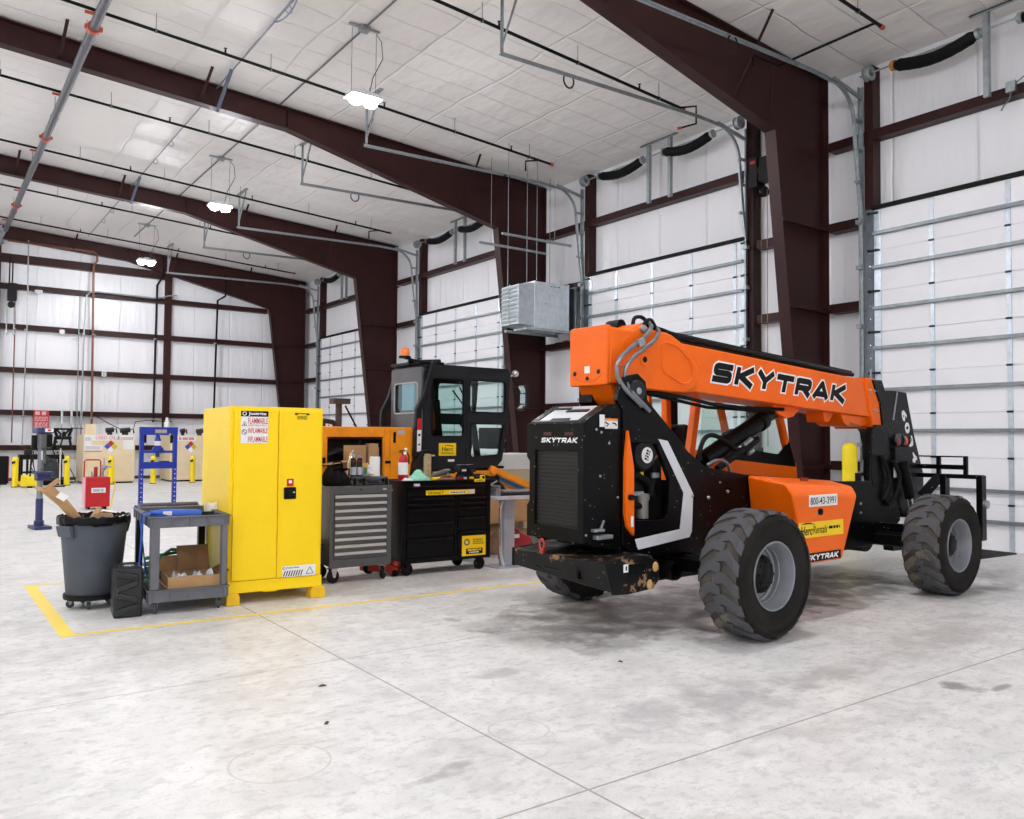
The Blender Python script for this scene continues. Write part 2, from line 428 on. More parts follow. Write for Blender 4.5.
lw = [(YN, 0), (YF, 0), (YF, 7.3), (YN, 7.3)]
tag(obj('wall_left', MB().pyz(lw, XL-.25, XL, [[(a, .02), (b, .02), (b, 4.9), (a, 4.9)] for a, b in OPEN_L]), LINER_R, smooth=False), kind='structure')
gable = [(XL, 0), (XW, 0), (XW, roofz(XW)), (RX, zr), (XL, roofz(XL))]
tag(obj('wall_far', MB().pxz(gable, YF, YF+.25, [[(-7.8, .02), (-3.4, .02), (-3.4, 4.9), (-7.8, 4.9)]]), LINER_F, smooth=False), kind='structure')
portal_far = ((-5.6, YF+.12, 2.46), (rad(-90), 0, 0), 4.4, 4.88)
OPEN_N = [(-13.5, -9.2), (-7.4, -3.1), (-1.2, 3.1), (5.2, 9.5)]
tag(obj('wall_near', MB().pxz(gable, YN-.25, YN, [[(a, .02), (b, .02), (b, 4.9), (a, 4.9)] for a, b in OPEN_N]), LINER_F, smooth=False), kind='structure')
def portal(loc, rot, sx, sy):
    l = bpy.data.lights.new('daylight_portal', 'AREA'); l.shape = 'RECTANGLE'; l.size = sx; l.size_y = sy; l.cycles.is_portal = True
    o = bpy.data.objects.new('daylight_portal', l); COL.objects.link(o); o.location = loc; o.rotation_euler = rot
portal(*portal_far)
for a, b in OPEN_L: portal((XL-.12, (a+b)/2, 2.46), (0, rad(-90), 0), 4.88, b-a)
for a, b in OPEN_N: portal(((a+b)/2, YN-.12, 2.46), (rad(90), 0, 0), b-a, 4.88)
tag(obj('ground', MB().box(-60, 60, -60, 70, -.5, -.21), mat('yard_gravel', '#8f8c86', .9), smooth=False), kind='structure')
tag(obj('baseboard_far', MB().box(-3.3, 11.6, YF-.03, YF-.002, 0, .10), mat('base_trim', '#4a3a36', .6)), kind='structure')

# floor marking tape
TAPE = chipped('floor_tape', '#fbdd62', '#e6dfba', 14, .62, .5)
mk = thing('floor_markings', None, None, kind='structure')
mb = MB(); mb.add([(.9, 6.68, .0012), (7.4, 6.68-.18, .0012), (7.4, 6.74-.18, .0012), (.9, 6.74, .0012)], [(0, 1, 2, 3)]); obj('tape_line', mb, TAPE, mk, smooth=False)
mb = MB(); mb.add([(.87, 6.68, .0014), (.97, 6.68, .0014), (.97, 9.12, .0014), (.87, 9.12, .0014)], [(0, 1, 2, 3)]); obj('tape_line', mb, TAPE, mk, smooth=False)
mb = MB(); mb.add([(.87, 9.10, .0016), (4.0, 9.0, .0016), (4.0, 9.05, .0016), (.87, 9.15, .0016)], [(0, 1, 2, 3)]); obj('tape_line', mb, TAPE, mk, smooth=False)

# steel frames: tapered column + haunched rafter, flanges 0.2 wide
def steel_frame(y, name='steel_frame'):
    fr = thing(name, None, None, kind='structure')
    def mir(pts): return [(2*RX-p[0], p[1]) for p in pts]
    topz = lambda x: 7.25+.0625*(XD-x)
    colp = [(XD, 0), (XD, topz(XD)), (10.32, topz(10.32)), (10.32, 6.13), (11.08, 0)]
    rafp = [(10.32, topz(10.32)), (RX, topz(RX)), (RX, topz(RX)-.4), (5.5, 7.24), (10.32, 6.13)]
    for flip in (0, 1):
        F = mir if flip else (lambda p: p)
        mb = MB(); mb.pxz(F(colp), y-.006, y+.006)
        def fl(a, b, w=.2, t=.018):
            (x0, z0), (x1, z1) = F([a])[0], F([b])[0]
            mb.bar((x0, y, z0), (x1, y, z1), w, t, (z1-z0, 0, -(x1-x0)))
        fl((11.08, 0), (10.32, 6.13)); fl((XD-.01, 0), (XD-.01, topz(XD)))
        # horizontal knee stiffener and a cap plate
        fl((10.32, 6.13), (10.32, topz(10.32)), .02, .01)
        for zz in (1.05, 2.16, 3.5, 4.8): xq = 11.08-.76*zz/6.13; p0, p1 = F([(xq, zz)])[0], F([(XD, zz)])[0]; mb.bar((p0[0], y-.09, zz), (p1[0], y-.09, zz), .05, .05)
        xi = F([(10.9, 0)])[0][0]; mb.box(xi-.3, xi+.5 if not flip else xi+.3, y-.14, y+.14, 0, .02)
        obj('column', mb, BROWN, fr, smooth=False)
        mb = MB(); mb.pxz(F(rafp), y-.005, y+.005)
        fl((10.32, 6.13), (5.5, 7.24)); fl((5.5, 7.24), (RX, topz(RX)-.4)); fl((XD, topz(XD)-.01), (RX, topz(RX)-.01))
        fl((5.5, 7.24), (5.5, topz(5.5)), .19, .012)
        # flange braces up to the purlins
        for bx in (1.7, 3.9, 6.9, 9.4):
            lo = 7.24-(bx-5.5)*.2303 if bx > 5.5 else topz(bx)-.4
            x = F([(bx, 0)])[0][0]
            mb.bar((x, y-.03, lo+.03), (x+.02, y-.72, roofz(bx)-.015), .05, .006, (0, 1, .6))
        obj('rafter', mb, BROWN, fr, smooth=False)
    return fr
FY = [.40, 7.65, 14.92, 22.18, 29.44]
for y in FY: steel_frame(y)

# wall girts: Z sections, one object per run
def girt_side(y0, y1, zt, name='wall_girt'):
    mb = MB(); mb.box(XD, XD+.008, y0, y1, zt-.135, zt); mb.box(XD, XW-.002, y0, y1, zt-.143, zt-.135); mb.box(XD, XD+.02, y0, y1, zt-.004, zt)
    return tag(obj(name, mb, BROWN, smooth=False), kind='structure')
def girt_end(x0, x1, zt, h=.155, name='wall_girt'):
    mb = MB(); y = 29.55; mb.box(x0, x1, y, y+.008, zt-h, zt); mb.box(x0, x1, y, YF-.002, zt-h-.008, zt-h)
    return tag(obj(name, mb, BROWN, smooth=False), kind='structure')
SIDEZ = [1.14, 2.25, 3.61, 4.90]
DOORS = [(2.6, 6.78), (9.16, 13.30), (16.42, 20.60), (23.68, 27.85)]   # clear openings
edges = [(-6.9, .3, None)]
for i, (a, b) in enumerate(DOORS):
    f0, f1 = FY[i], FY[i+1]
    girt_side(f0+.1, f1-.1, 6.20)
    for z in SIDEZ:
        girt_side(b+.22, f1-.1, z); girt_side(f0+.1, a-.22, z)
for z in [1.12, 2.21, 3.53, 4.87, 6.12]:
    girt_end(1.95, 6.77, z); girt_end(6.94, 11.0 if z < 6 else 10.3, z); girt_end(-3.2 if z < 4.95 else -8, 1.78, z)
girt_end(-8, 1.78, 7.04, .25); girt_end(1.95, 6.77, 7.04, .25)
for x in (1.86, 6.855, -3.1, -8.1):
    mb = MB(); t = roofz(x)-.1; mb.box(x-.095, x+.095, 29.47, 29.49, 0, t); mb.box(x-.006, x+.006, 29.49, 29.7, 0, t); mb.box(x-.095, x+.095, 29.68, 29.7, 0, t)
    tag(obj('end_wall_column', mb, BROWN, smooth=False), kind='structure')

# ------------------------------------------------------------------ overhead doors with tracks and springs
DOORP = mat('door_skin', '#ededf0', .45, 0, .015, 3)
STILE = mat('door_stile', '#c3cdd6', .32, .55, .12, 14)
STRUTM = mat('door_strut', '#8b9295', .4, .75, .14, 10)
def overhead_door(i, y0, y1):
    d = thing('door_%d' % (i+1), None, None, kind='structure'); x = XD-.02; n = 8; ph = 4.95/n
    for j in range(n):
        mb = MB(); z0 = j*ph+.004; z1 = (j+1)*ph-.004
        mb.box(x, x+.05, y0, y1, z0, z1); mb.box(x+.004, x+.046, y0, y1, z1, z1+.008)
        obj('panel', mb, DOORP, d, .004, 1)
    ys = [y1-.055]; yy = y1-.87
    while yy > y0+.2: ys.append(yy); yy -= 1.015
    ys.append(y0+.055)
    for q, y in enumerate(ys):
        w = .055 if q in (0, len(ys)-1) else .032; mb = MB()
        for j in range(n):
            mb.mat(0).box(x-.012, x, y-w, y+w, j*ph+.015, (j+1)*ph-.015)
            if j:
                mb.mat(1).box(x-.022, x-.002, y-.035, y+.035, j*ph-.014, j*ph+.014); mb.cyl((x-.024, y-.04, j*ph), (x-.024, y+.04, j*ph), .009, 6)
        obj('stile', mb, [STILE, DARKMETAL], d, smooth=False)
    for z in (.39, .80, 1.61, 2.22, 2.85, 3.45, 4.07, 4.585):
        mb = MB(); mb.box(x-.075, x-.069, y0+.02, y1-.01, z-.022, z+.022); mb.box(x-.072, x, y0+.02, y1-.01, z+.018, z+.024); mb.box(x-.072, x, y0+.02, y1-.01, z-.024, z-.018)
        mb.box(x-.079, x-.075, y0+.02, y1-.01, z-.013, z-.004); mb.box(x-.079, x-.075, y0+.02, y1-.01, z+.006, z+.014)
        obj('strut', mb, STRUTM, d, smooth=False)
    for s in (y0, y1):     # roller brackets at both ends of every section joint
        for j in range(1, n+1):
            mb = MB(); zz = min(j*ph, 4.9); e = .045 if s == y1 else -.045
            mb.cbox((x-.03, s-e*.6, zz), (.04, .09, .03)); mb.cyl((x-.045, s-e, zz), (x-.045, s+e*1.5, zz), .01, 6); mb.cyl((x-.045, s+e*1.2, zz), (x-.045, s+e*1.7, zz), .022, 8)
            obj('roller', mb, DARKMETAL, d)
    mb = MB(); mb.box(x-.05, XW, y0-.02, y1+.02, 4.955, 5.01); obj('head_seal', mb, RUB, d, smooth=False)
    # brown jambs beside and above the opening
    for s, e in ((y0, -1), (y1, 1)):
        mb = MB(); a, b = sorted((s+e*.015, s+e*.155)); mb.box(XD-.01, XW-.003, a, b, 0, 7.2); obj('jamb', mb, BROWN, d, smooth=False)
    return d

def door_track(y, sgn, label, xend=6.42, rings=(9.6,)):
    t = thing('door_track', label, 'door track', (11.5, y, 0), group='tracks of the overhead doors'); ox = Vector((11.5, y, 0))
    pts = [(11.62, z) for z in (.02, 2.5, 4.95)]+[(11.55, 5.4), (11.49, 5.9), (11.46, 6.2)]
    for a in range(0, 100, 10):
        w = rad(a); pts.append((10.92+.53*math.cos(w), 6.28+.53*math.sin(w)))
    pts += [(10.4, 6.83), (xend, 6.74)]
    P = [Vector((p[0], y, p[1]))-ox for p in pts]
    mb = MB(); s = Vector((0, sgn, 0))
    mb.sweep([p+s*.025 for p in P], .006, .06, s)
    mb.sweep([p-Vector((0, 0, 0)) for p in P], .05, .006, s)
    obj('rail', mb, GALV, t, smooth=False)
    mb = MB(); X = 11.64-11.5
    mb.box(X, X+.006, -.03, .03, 0, 6.9); mb.box(X-.05, X, sgn*.03-.003, sgn*.03+.003, 0, 6.9)
    obj('wall_angle', mb, GALV, t, smooth=False)
    if sgn > 0:
        mb = MB(); mb.mat(0).box(.145, .152, -.17, -.035, 0, 4.97)
        for k in range(24): mb.mat(1).cyl((.143, -.12, .1+k*.2), (.146, -.12, .1+k*.2), .012, 6)
        obj('jamb_angle', mb, [mat('track_angle', '#6d757b', .4, .7, .2, 6), CHROME], t, smooth=False)
    for z in (5.4, 5.9, 6.35): obj('bracket', MB().box(11.46-11.5, X, -.02, .02, z-.02, z+.02), GALV, t, smooth=False)
    obj('bracket', MB().bar((10.9-11.5, 0, 6.85), (X, 0, 6.72), .04, .05), GALV, t, smooth=False)
    for z in (.5, 1.4, 2.3, 3.2, 4.1, 4.8): obj('bracket', MB().box(X-.09, X, sgn*.03-.05, sgn*.03+.03, z-.03, z+.03), GALV, t, smooth=False)
    mb = MB(); ex = xend+.05-11.5; zr_ = roofz(xend)
    mb.bar((ex, 0, 6.78), (ex, 0, zr_-.02), .045, .006); mb.bar((ex, .022, 6.78), (ex, .022, zr_-.02), .006, .045)
    mb.bar((ex, 0, 6.9), (ex+.05, -.35, zr_-.02), .035, .006)
    mb.box(ex-.04, ex+.04, -.55, .12, zr_-.03, zr_-.004)
    obj('hanger', mb, GALV, t, smooth=False)
    mb = MB()
    for rx in rings: mb.tube([(rx-11.5+.12*math.sin(w)*.8, 0, 6.80-.10+.11*math.cos(w)) for w in [i*PI*1.7/12+.5 for i in range(13)]], .012, 6)
    if rings: obj('cable_loop', mb, BLACK, t)
    return t

SLEEVE = mat('spring_sleeve', '#121214', .7, 0, .2, 30, .3, 60)
def spring_set(i, segs, posts, label):
    ym = (segs[0][0]+segs[0][1])/2
    t = thing('torsion_spring', label, 'door spring', (11.5, ym, 7.0), group='spring sets above the overhead doors'); y0, y1 = DOORS[i]
    mb = MB(); mb.tube([(0, y0-.1-ym, 0), (0, y1+.12-ym, 0)], .014, 8); obj('shaft', mb, GALV, t)
    for a, b in segs:
        mb = MB(); n = 16
        pts = [(0, a+(b-a)*k/n-ym, -.10*math.sin(PI*k/n)-.02) for k in range(n+1)]
        mb.tube(pts, [.086-(.03 if k in (0, n) else 0)+.003*(k % 2) for k in range(n+1)], 16); obj('sleeve', mb, SLEEVE, t)
        for e, dd in ((a, -1), (b, 1)):
            mb = MB(); mb.cyl((0, e-ym, -.02), (0, e+dd*.05-ym, -.015), .075, 14); mb.cyl((0, e+dd*.05-ym, -.01), (0, e+dd*.08-ym, -.01), .04, 10)
            obj('winding_cone', mb, [mat('cone_orange', '#b57a3a', .5) if (i == 0 and dd == 1 and e > 6) else GALV], t)
    for p in posts:
        mb = MB(); mb.box(-.02, .02, p-.032-ym, p+.032-ym, 6.08-7, 7.24-7); mb.box(-.03, .04, p-.045-ym, p-.038-ym, 6.08-7, 7.24-7); mb.cbox((0, p-ym, 0), (.05, .1, .1)); obj('post', mb, GALV, t, smooth=False)
    mb = MB(); mb.box(-.03, .03, min(posts)-.2-ym, max(posts)+.2-ym, .24, .26); mb.box(-.03, -.025, min(posts)-.2-ym, max(posts)+.2-ym, .22, .26); obj('crossbar', mb, GALV, t, smooth=False)
    for e in (y1-.02, y0+.02):
        mb = MB(); mb.lathe([(.05, -.05), (.11, -.05), (.115, -.03), (.08, -.02), (.085, .03), (.11, .04), (.11, .05), (.05, .05)], (0, e-ym, 0), 'Y', 20, True); obj('cable_drum', mb, GALV, t)
    return t
for i, (a, b) in enumerate(DOORS): overhead_door(i, a, b)
tl = ['nearest overhead door', 'overhead door behind the telehandler boom', 'overhead door behind the black loader cab', 'farthest overhead door beside the end wall']
for i, (a, b) in enumerate(DOORS):
    door_track(b+.18, 1, 'galvanized curved track on the left edge of the '+tl[i], 6.42, (8.6,) if i == 0 else (9.6,) if i == 1 else ())
    if i: door_track(a-.02, -1, 'galvanized curved track on the right edge of the '+tl[i], 6.36, (7.6,))
spring_set(0, [(5.2, 6.34), (3.3, 4.62)], [5.08, 4.1], 'sagging black sleeved springs on a shaft above the nearest overhead door')
spring_set(1, [(11.55, 12.77), (9.79, 10.94)], [11.37, 10.81], 'pair of black sleeved springs above the overhead door behind the telehandler boom')
spring_set(2, [(18.7, 19.98), (17.1, 18.3)], [18.53, 18.07], 'pair of black sleeved springs above the overhead door behind the black cab')
spring_set(3, [(26.0, 27.2), (24.3, 25.5)], [25.75, 25.4], 'pair of small black sleeved springs above the farthest overhead door')

# motor operator between the nearest column and the second door
t = thing('door_operator', 'black box motor operator with pull chain beside the column behind the boom', 'door operator', (11.45, 8.66, 5.95))
obj('housing', MB().box(-.1, .12, .02, .2, -.22, .3), mat('operator_black', '#1a1718', .5), t, .01)
obj('motor', MB().cyl((0, -.15, .05), (0, .02, .05), .11, 18).box(-.12, .08, -.22, -.02, -.16, .25), BLACK, t, .008)
obj('chain_wheel', MB().cyl((-.02, -.1, -.32), (-.02, -.02, -.32), .085, 18), BLACK, t)
obj('pull_chain', MB().tube([(-.03, -.13, -.3), (-.03, -.13, -4.6)], .006, 6).tube([(-.03, -.01, -.3), (-.03, -.01, -4.6)], .006, 6), mat('chain', '#8d7a55', .4, .7), t)
obj('conduit', MB().tube([(0, -.12, .25), (0, -.12, .42), (0, -.2, .48), (0, -.3, .4), (0, -.3, -1.6)], .012, 6), GALV, t)
obj('warning_label', MB().box(-.103, -.1, .06, .16, .18, .23), INKR, t)
# junction box on the high girt over the nearest door
t = thing('junction_box', 'small grey electrical box with a hanging cable end on the high girt', 'electrical box', (XD-.04, 4.83, 6.2))
obj('box', MB().box(-.03, .04, -.06, .06, -.1, .04), GALV, t, .004)
obj('cable', MB().tube([(0, 0, -.1), (-.01, .02, -.2), (-.02, .08, -.26), (-.02, .12, -.32)], .01, 6).tube([(0, -.06, 0), (.02, -.2, .1), (.03, -.4, .12)], .008, 6), WIRE, t)

# ------------------------------------------------------------------ roof services
def sprinkler(y, x0, x1, label, d=.31, cap=True):
    t = thing('sprinkler_pipe', label, 'sprinkler pipe', (x1, y, roofz(x1)-d), group='black sprinkler branch pipes')
    L = x1-x0; dz = .0625*L
    obj('pipe', MB().tube([(-L, 0, dz), (0, 0, 0)], .024, 10), BLKPIPE, t)
    if cap: obj('end_cap', MB().cyl((-.01, 0, 0), (.06, 0, -.004), .034, 10), ORANGEC, t)
    n = max(1, int(L/1.6))
    for k in range(n):
        x = -.55-k*L/n
        mb = MB(); mb.tube([(x, 0, -.0625*x-.03), (x, 0, -.0625*x+d-.005)], .005, 5); mb.lathe([(.03, -.012), (.034, -.012), (.034, .012), (.03, .012)], (x, 0, -.0625*x), 'X', 10, True); obj('hanger', mb, WIRE, t)
    for k in range(max(1, int(L/2.8))):
        x = -1.0-k*2.8
        mb = MB(); mb.cyl((x, 0, -.0625*x), (x, 0, -.0625*x+.07), .016, 8); mb.cyl((x, 0, -.0625*x+.09), (x, 0, -.0625*x+.095), .028, 8); mb.cyl((x, 0, -.0625*x+.07), (x, 0, -.0625*x+.09), .006, 6)
        obj('sprinkler_head', mb, BLKPIPE, t)
    return t
SPR = []
for y, x0, lb in ((9.50, -2, 'black sprinkler branch pipe running above the telehandler boom toward the second door'), (13.07, -2, 'black sprinkler branch pipe crossing just behind the nearest lamp'),
                  (16.6, -2, 'black sprinkler branch pipe between the second and third roof beams, nearer run'), (20.2, -2, 'black sprinkler branch pipe passing in front of the middle lamp'),
                  (23.78, -2, 'black sprinkler branch pipe behind the middle lamp'), (27.28, -2, 'black sprinkler branch pipe nearest the end wall')):
    SPR.append(sprinkler(y, x0, 10.4, lb, .27))
s5 = sprinkler(5.96, -2, 10.45, 'black sprinkler branch pipe ending at the roof over the nearest door', .27)
obj('cross_branch', MB().tube([(-.12, 0, .01), (-.12, .9, .0), (-.12, 1.55, -.01), (-.65, 1.6, .03), (-.65, 1.6, -.14)], .018, 8), BLKPIPE, s5)
obj('elbow', MB().tube([(-.05, .0, .0), (.16, -.18, .02), (.16, -.18, -.28), (.0, .0, -.33)], .018, 8), BLKPIPE, SPR[0]); obj('elbow_cap', MB().cyl((.0, .0, -.33), (-.05, .05, -.34), .022, 8), ORANGEC, SPR[0])
for k in (1, 3): obj('elbow', MB().tube([(-.3, 0, .02), (-.55, .12, -.02), (-.55, .12, -.22)], .018, 8), BLKPIPE, SPR[k])

mp_ = thing('sprinkler_main', 'thick grey sprinkler main running along the roof with red couplings', 'sprinkler pipe', (1.96, 16, roofz(1.96)-.41))
obj('pipe', MB().tube([(0, -18, 0), (0, 12.2, 0)], .068, 14), GREYPIPE, mp_)
for y in (13.35, 18.9, 25.0, 7.0):
    obj('coupling', MB().cyl((0, y-16-.05, 0), (0, y-16+.05, 0), .095, 12).cbox((0, y-16, 0), (.24, .07, .05)), ORANGEC, mp_)
for y in (9.5, 13.07, 16.6, 20.2, 23.78, 27.28):
    obj('outlet', MB().cyl((0, y-16, .05), (0, y-16, .11), .036, 10).cbox((-.06, y-16, .085), (.2, .05, .03)), ORANGEC, mp_)
for y in (10.5, 14.0, 17.6, 21.3, 25.8):
    obj('hanger', MB().tube([(0, y-16, 0), (0, y-16, .40)], .006, 6).lathe([(.07, -.012), (.076, -.012), (.076, .012), (.07, .012)], (0, y-16, 0), 'Y', 14, True), WIRE, mp_)
# riser where the main comes down the end wall
t = thing('sprinkler_riser', 'grey main pipe with bracing dropping into the far left roof corner', 'sprinkler pipe', (1.8, 28.6, 0))
obj('pipe', MB().tube([(.12, -.2, 7.5), (.05, .2, 7.3), (-.05, .55, 6.95), (-.25, .6, 6.4)], .075, 12), GALV, t)
obj('brace', MB().bar((.1, .1, 7.7), (-.2, .3, 7.2), .05, .05).bar((-.1, .1, 7.7), (.15, .4, 7.2), .05, .05), GALV, t)

# lamps: LED high bays on wire hangers, conduit along the roof
LED = emit('led_lens', '#fafaff', 575.)
FIX = mat('lamp_body', '#dfe2e6', .4, .2, .03)
def high_bay(x, y, label, group=None):
    t = thing('high_bay_lamp', label, 'ceiling lamp', (x, y, 6.53), group=group); zt = roofz(x)-.06-6.53
    mb = MB(); mb.box(-.25, .25, -.16, .16, .03, .06)
    for s in (-1, 1):
        for k in range(5): mb.box(s*.12-.11, s*.12+.11, -.14+k*.07-.008, -.14+k*.07+.008, .05, .10)
    mb.box(-.06, .06, -.1, .1, .05, .14); obj('housing', mb, FIX, t, .004)
    for s in (-1, 1): obj('led_panel', MB().lathe([(.11*math.cos(a), -.005-.075*math.sin(a)) for a in [(i-2.2)*PI/13 for i in range(9)]]+[(.001, -.08)], (s*.118, 0, 0), 'Z', 20), LED, t)
    for s in (-1, 1): obj('hanger_wire', MB().tube([(s*.2, 0, .05), (s*.2, 0, zt)], .004, 5), WIRE, t)
    obj('power_cord', MB().tube([(.1, 0, .14), (.16, .02, .4), (.33, .03, .75), (.3, .02, 1.0), (.2, 0, zt)], .007, 6), WIRE, t)
    obj('junction_box', MB().box(-.07, .07, -.07, .07, zt-.02, zt+.055).box(-.25, .25, -.02, .02, zt+.02, zt+.05), GALV, t)
    return t
LX = 5.33
high_bay(LX, 11.25, 'glowing white twin panel lamp hanging nearest, in front of the second roof beam')
high_bay(LX, 18.5, 'glowing twin panel lamp hanging in the middle of the row of three')
high_bay(LX, 25.75, 'smallest glowing twin panel lamp, hanging farthest in front of the end wall')
high_bay(LX, -3.25, 'twin panel lamp on the same roof line behind the viewpoint', 'lamps out of view to the left')
for y in (4.0,): high_bay(LX, y, 'twin panel lamp hanging nearest the viewpoint, above the picture frame')
for x in (-2.1, -9.5):
    for y in (25.75, 18.5, 11.25, 4.0, -3.25): high_bay(x, y, 'twin panel lamp on a roof line left of the picture', 'lamps out of view to the left')
t = thing('light_conduit', 'thin grey conduit along the roof feeding the hanging lamps', 'conduit', (LX, 16, roofz(LX)-.03))
obj('pipe', MB().tube([(0, -20, 0), (0, 11.5, 0)], .014, 8), WIRE, t)
t = thing('roof_cable', 'blue-grey cable run along the roof left of the lamps with small hooks', 'cable', (4.2, 16, roofz(4.2)-.05))
CAB = mat('blue_grey_cable', '#8f94a6', .5, .2)
obj('cable', MB().tube([(0, -20, 0), (0, -3.2, 0), (0, 0, .0), (0, 12.5, 0)], .014, 6), CAB, t)
for p_, q_ in (((-.02, -2.0, 0), (0, -1.12, -.44)), ((0, 5.2, 0), (0, 6.2, -.42))): obj('clip_strap', MB().bar(p_, q_, .06, .02), mat('strap_blue', '#5c6478', .5, .3), t)
for y in (2.2, 3.6, 7.3, 8.7, 10.0, -1.0, -4.6):
    obj('hook', MB().tube([(.05*math.sin(w), y, -.06+.055*math.cos(w)) for w in [i*.42 for i in range(12)]], .007, 5), CAB, t)
obj('coil', MB().tube([(-.05+.05*math.cos(w), -4.6+.45*math.sin(w), -.1-.03*math.cos(w*2)) for w in [i*PI*2/20 for i in range(21)]], .012, 6), CAB, t)
# ------------------------------------------------------------------ the telehandler (x forward, y to its left, near side is -y)
ORG = mat('machine_orange', '#f56a06', .36, 0, .04, 5, .02, 90, spec=.3)
MBLK = chipped('machine_black', '#070708', '#8a8478', 30, .76, .34, '#b9b4a8')
MBLK.node_tree.nodes['Principled BSDF'].inputs['Specular IOR Level'].default_value = .16
MBLK2 = chipped('counterweight_black', '#0a0b0d', '#8f6f52', 12, .545, .42, '#9a9284')
MBLK2.node_tree.nodes['Principled BSDF'].inputs['Specular IOR Level'].default_value = .2
TYRE = chipped('tyre_rubber', '#4b4b4e', '#6e6658', 5, .60, .8)
TYRED = mat('tyre_sidewall', '#221f1c', .75, 0, .45, 3)
TYREG = mat('tyre_groove', '#4f4a43', .85, 0, .3, 9)
RIM = mat('rim_grey', '#8d9095', .42, .2, .1, 8)
GLS = glass('cab_glass', '#eef7f4')
TO = (4.985, 4.82, 0); TR = rad(2.2)
T = thing('telehandler', 'orange and black telescopic forklift parked facing the overhead door at right', 'telehandler', TO, TR)
NEAR = lambda y: Fr((0, y, 0), (1, 0, 0), (0, 0, 1))      # writing frame on the near side (normal -y)

# chassis side plates with the boom tower
near_pl = [(-.74, .66), (-.74, 1.66), (-.80, 1.74), (-.78, 1.84), (-.70, 1.93), (-.58, 1.95), (-.49, 1.89), (-.47, 1.75), (-.16, 1.50), (0, 1.36), (.22, 1.23), (.74, 1.16),
           (2.28, 1.06), (2.80, 1.05), (2.86, 1.55), (2.95, 1.62), (3.16, 1.62), (3.3, 1.5), (3.42, 1.1), (3.42, .62), (3.05, .42), (2.47, .39), (.9, .40), (.25, .46), (0, .56), (-.5, .56)]
hole = [(-.66, .84), (-.68, 1.43), (-.37, 1.42), (-.22, 1.14), (-.24, .87), (-.28, .83)]
obj('side_plate', MB().pxz(near_pl, -.325, -.285, [hole]), MBLK, T, .006)
far_pl = [(-.74, .66), (-.74, 1.60), (-.58, 1.72), (-.56, 1.88), (-.46, 1.90), (-.40, 1.75), (-.16, 1.40), (.3, 1.1), (2.5, .98), (3.42, .98), (3.42, .62), (3.05, .42), (2.47, .39), (.9, .40), (.25, .46), (0, .56), (-.5, .56)]
obj('side_plate', MB().pxz(far_pl, .285, .325), MBLK, T, .006)
mb = MB(); mb.box(-.2, 3.1, -.285, .285, .46, .78); mb.box(.6, 2.7, -.285, .285, .78, .98); mb.box(-.7, .2, -.26, .26, .5, .80); obj('frame_box', mb, MBLK, T, .01)
# engine bay
e = node('engine', T)
ENG = mat('engine_dark', '#1c1b1a', .55, .3, .3, 20)
mb = MB(); mb.box(-.66, -.05, -.1, .26, .8, 1.42); mb.box(-.62, -.3, -.18, -.1, .95, 1.15); obj('block', mb, ENG, e, .02)
mb = MB(); mb.cyl((-.47, -.16, 1.33), (-.47, -.305, 1.33), .115, 24); obj('air_cleaner', mb, mat('filter_black', '#202022', .5), e, .01)
obj('filter_label', MB().lathe([(.001, -.308), (.062, -.308), (.062, -.306), (.001, -.306)], (-.455, 0, 1.33), 'Y', 20), PAPER, e)
fineprint(Fr((-.455, -.309, 1.33), (1, 0, -.4), (.4, 0, 1)), 0, 0, .045, .08, 4, INKK, e, .001)
mb = MB(); mb.tube([(-.62, -.2, 1.1), (-.5, -.24, 1.18), (-.36, -.22, 1.12), (-.28, -.2, 1.0)], .03, 10); mb.tube([(-.4, -.22, .98), (-.36, -.25, 1.03), (-.3, -.22, 1.1), (-.26, -.2, 1.22)], .022, 8); mb.tube([(-.6, -.2, .9), (-.52, -.24, .96), (-.42, -.23, .92)], .025, 8); obj('hose', mb, RUB, e)
obj('fuel_filter', MB().cyl((-.42, -.22, .84), (-.42, -.22, .98), .05, 16).cyl((-.42, -.22, .98), (-.42, -.22, 1.03), .058, 16), mat('filter_can', '#8d8a84', .45, .3), e)
obj('bracket', MB().box(-.55, -.43, -.25, -.24, 1.02, 1.05).box(-.33, -.25, -.25, -.23, 1.15, 1.19), GALV, e)
obj('oil_tag', MB().box(-.47, -.44, -.255, -.25, 1.16, 1.2), YEL, e); obj('wire_loom', MB().tube([(-.62, -.2, 1.22), (-.5, -.23, 1.24), (-.38, -.2, 1.22), (-.3, -.2, 1.28)], .012, 6).tube([(-.3, -.24, 1.30), (-.26, -.25, 1.33), (-.22, -.25, 1.31)], .01, 6), mat('loom_orange', '#b4521c', .6), e)
# orange service door edge
mb = MB(); mb.pxz([(-.715, 1.52), (-.742, 1.28), (-.742, .9), (-.72, .80), (-.65, .73), (-.655, 1.24)], -.362, -.327); obj('service_door', mb, ORG, T, .006)
obj('door_latch', MB().cyl((-.70, -.362, 1.02), (-.70, -.385, 1.02), .022, 12).box(-.72, -.66, -.375, -.362, 1.01, 1.03), BLACK, T)
obj('service_label', MB().box(-.69, -.665, -.3645, -.362, .80, .88), PAPER, T)
# white stripe round the engine opening
st = [(-.35, 1.455), (-.245, 1.44), (.06, 1.02), (.045, .72), (.015, .675), (-.575, .62), (-.61, .70), (-.10, .745), (-.055, 1.03)]
obj('white_stripe', MB().pxz(st, -.329, -.324), mat('stripe_white', '#d9dade', .5, 0, .05, 6), T, smooth=False)
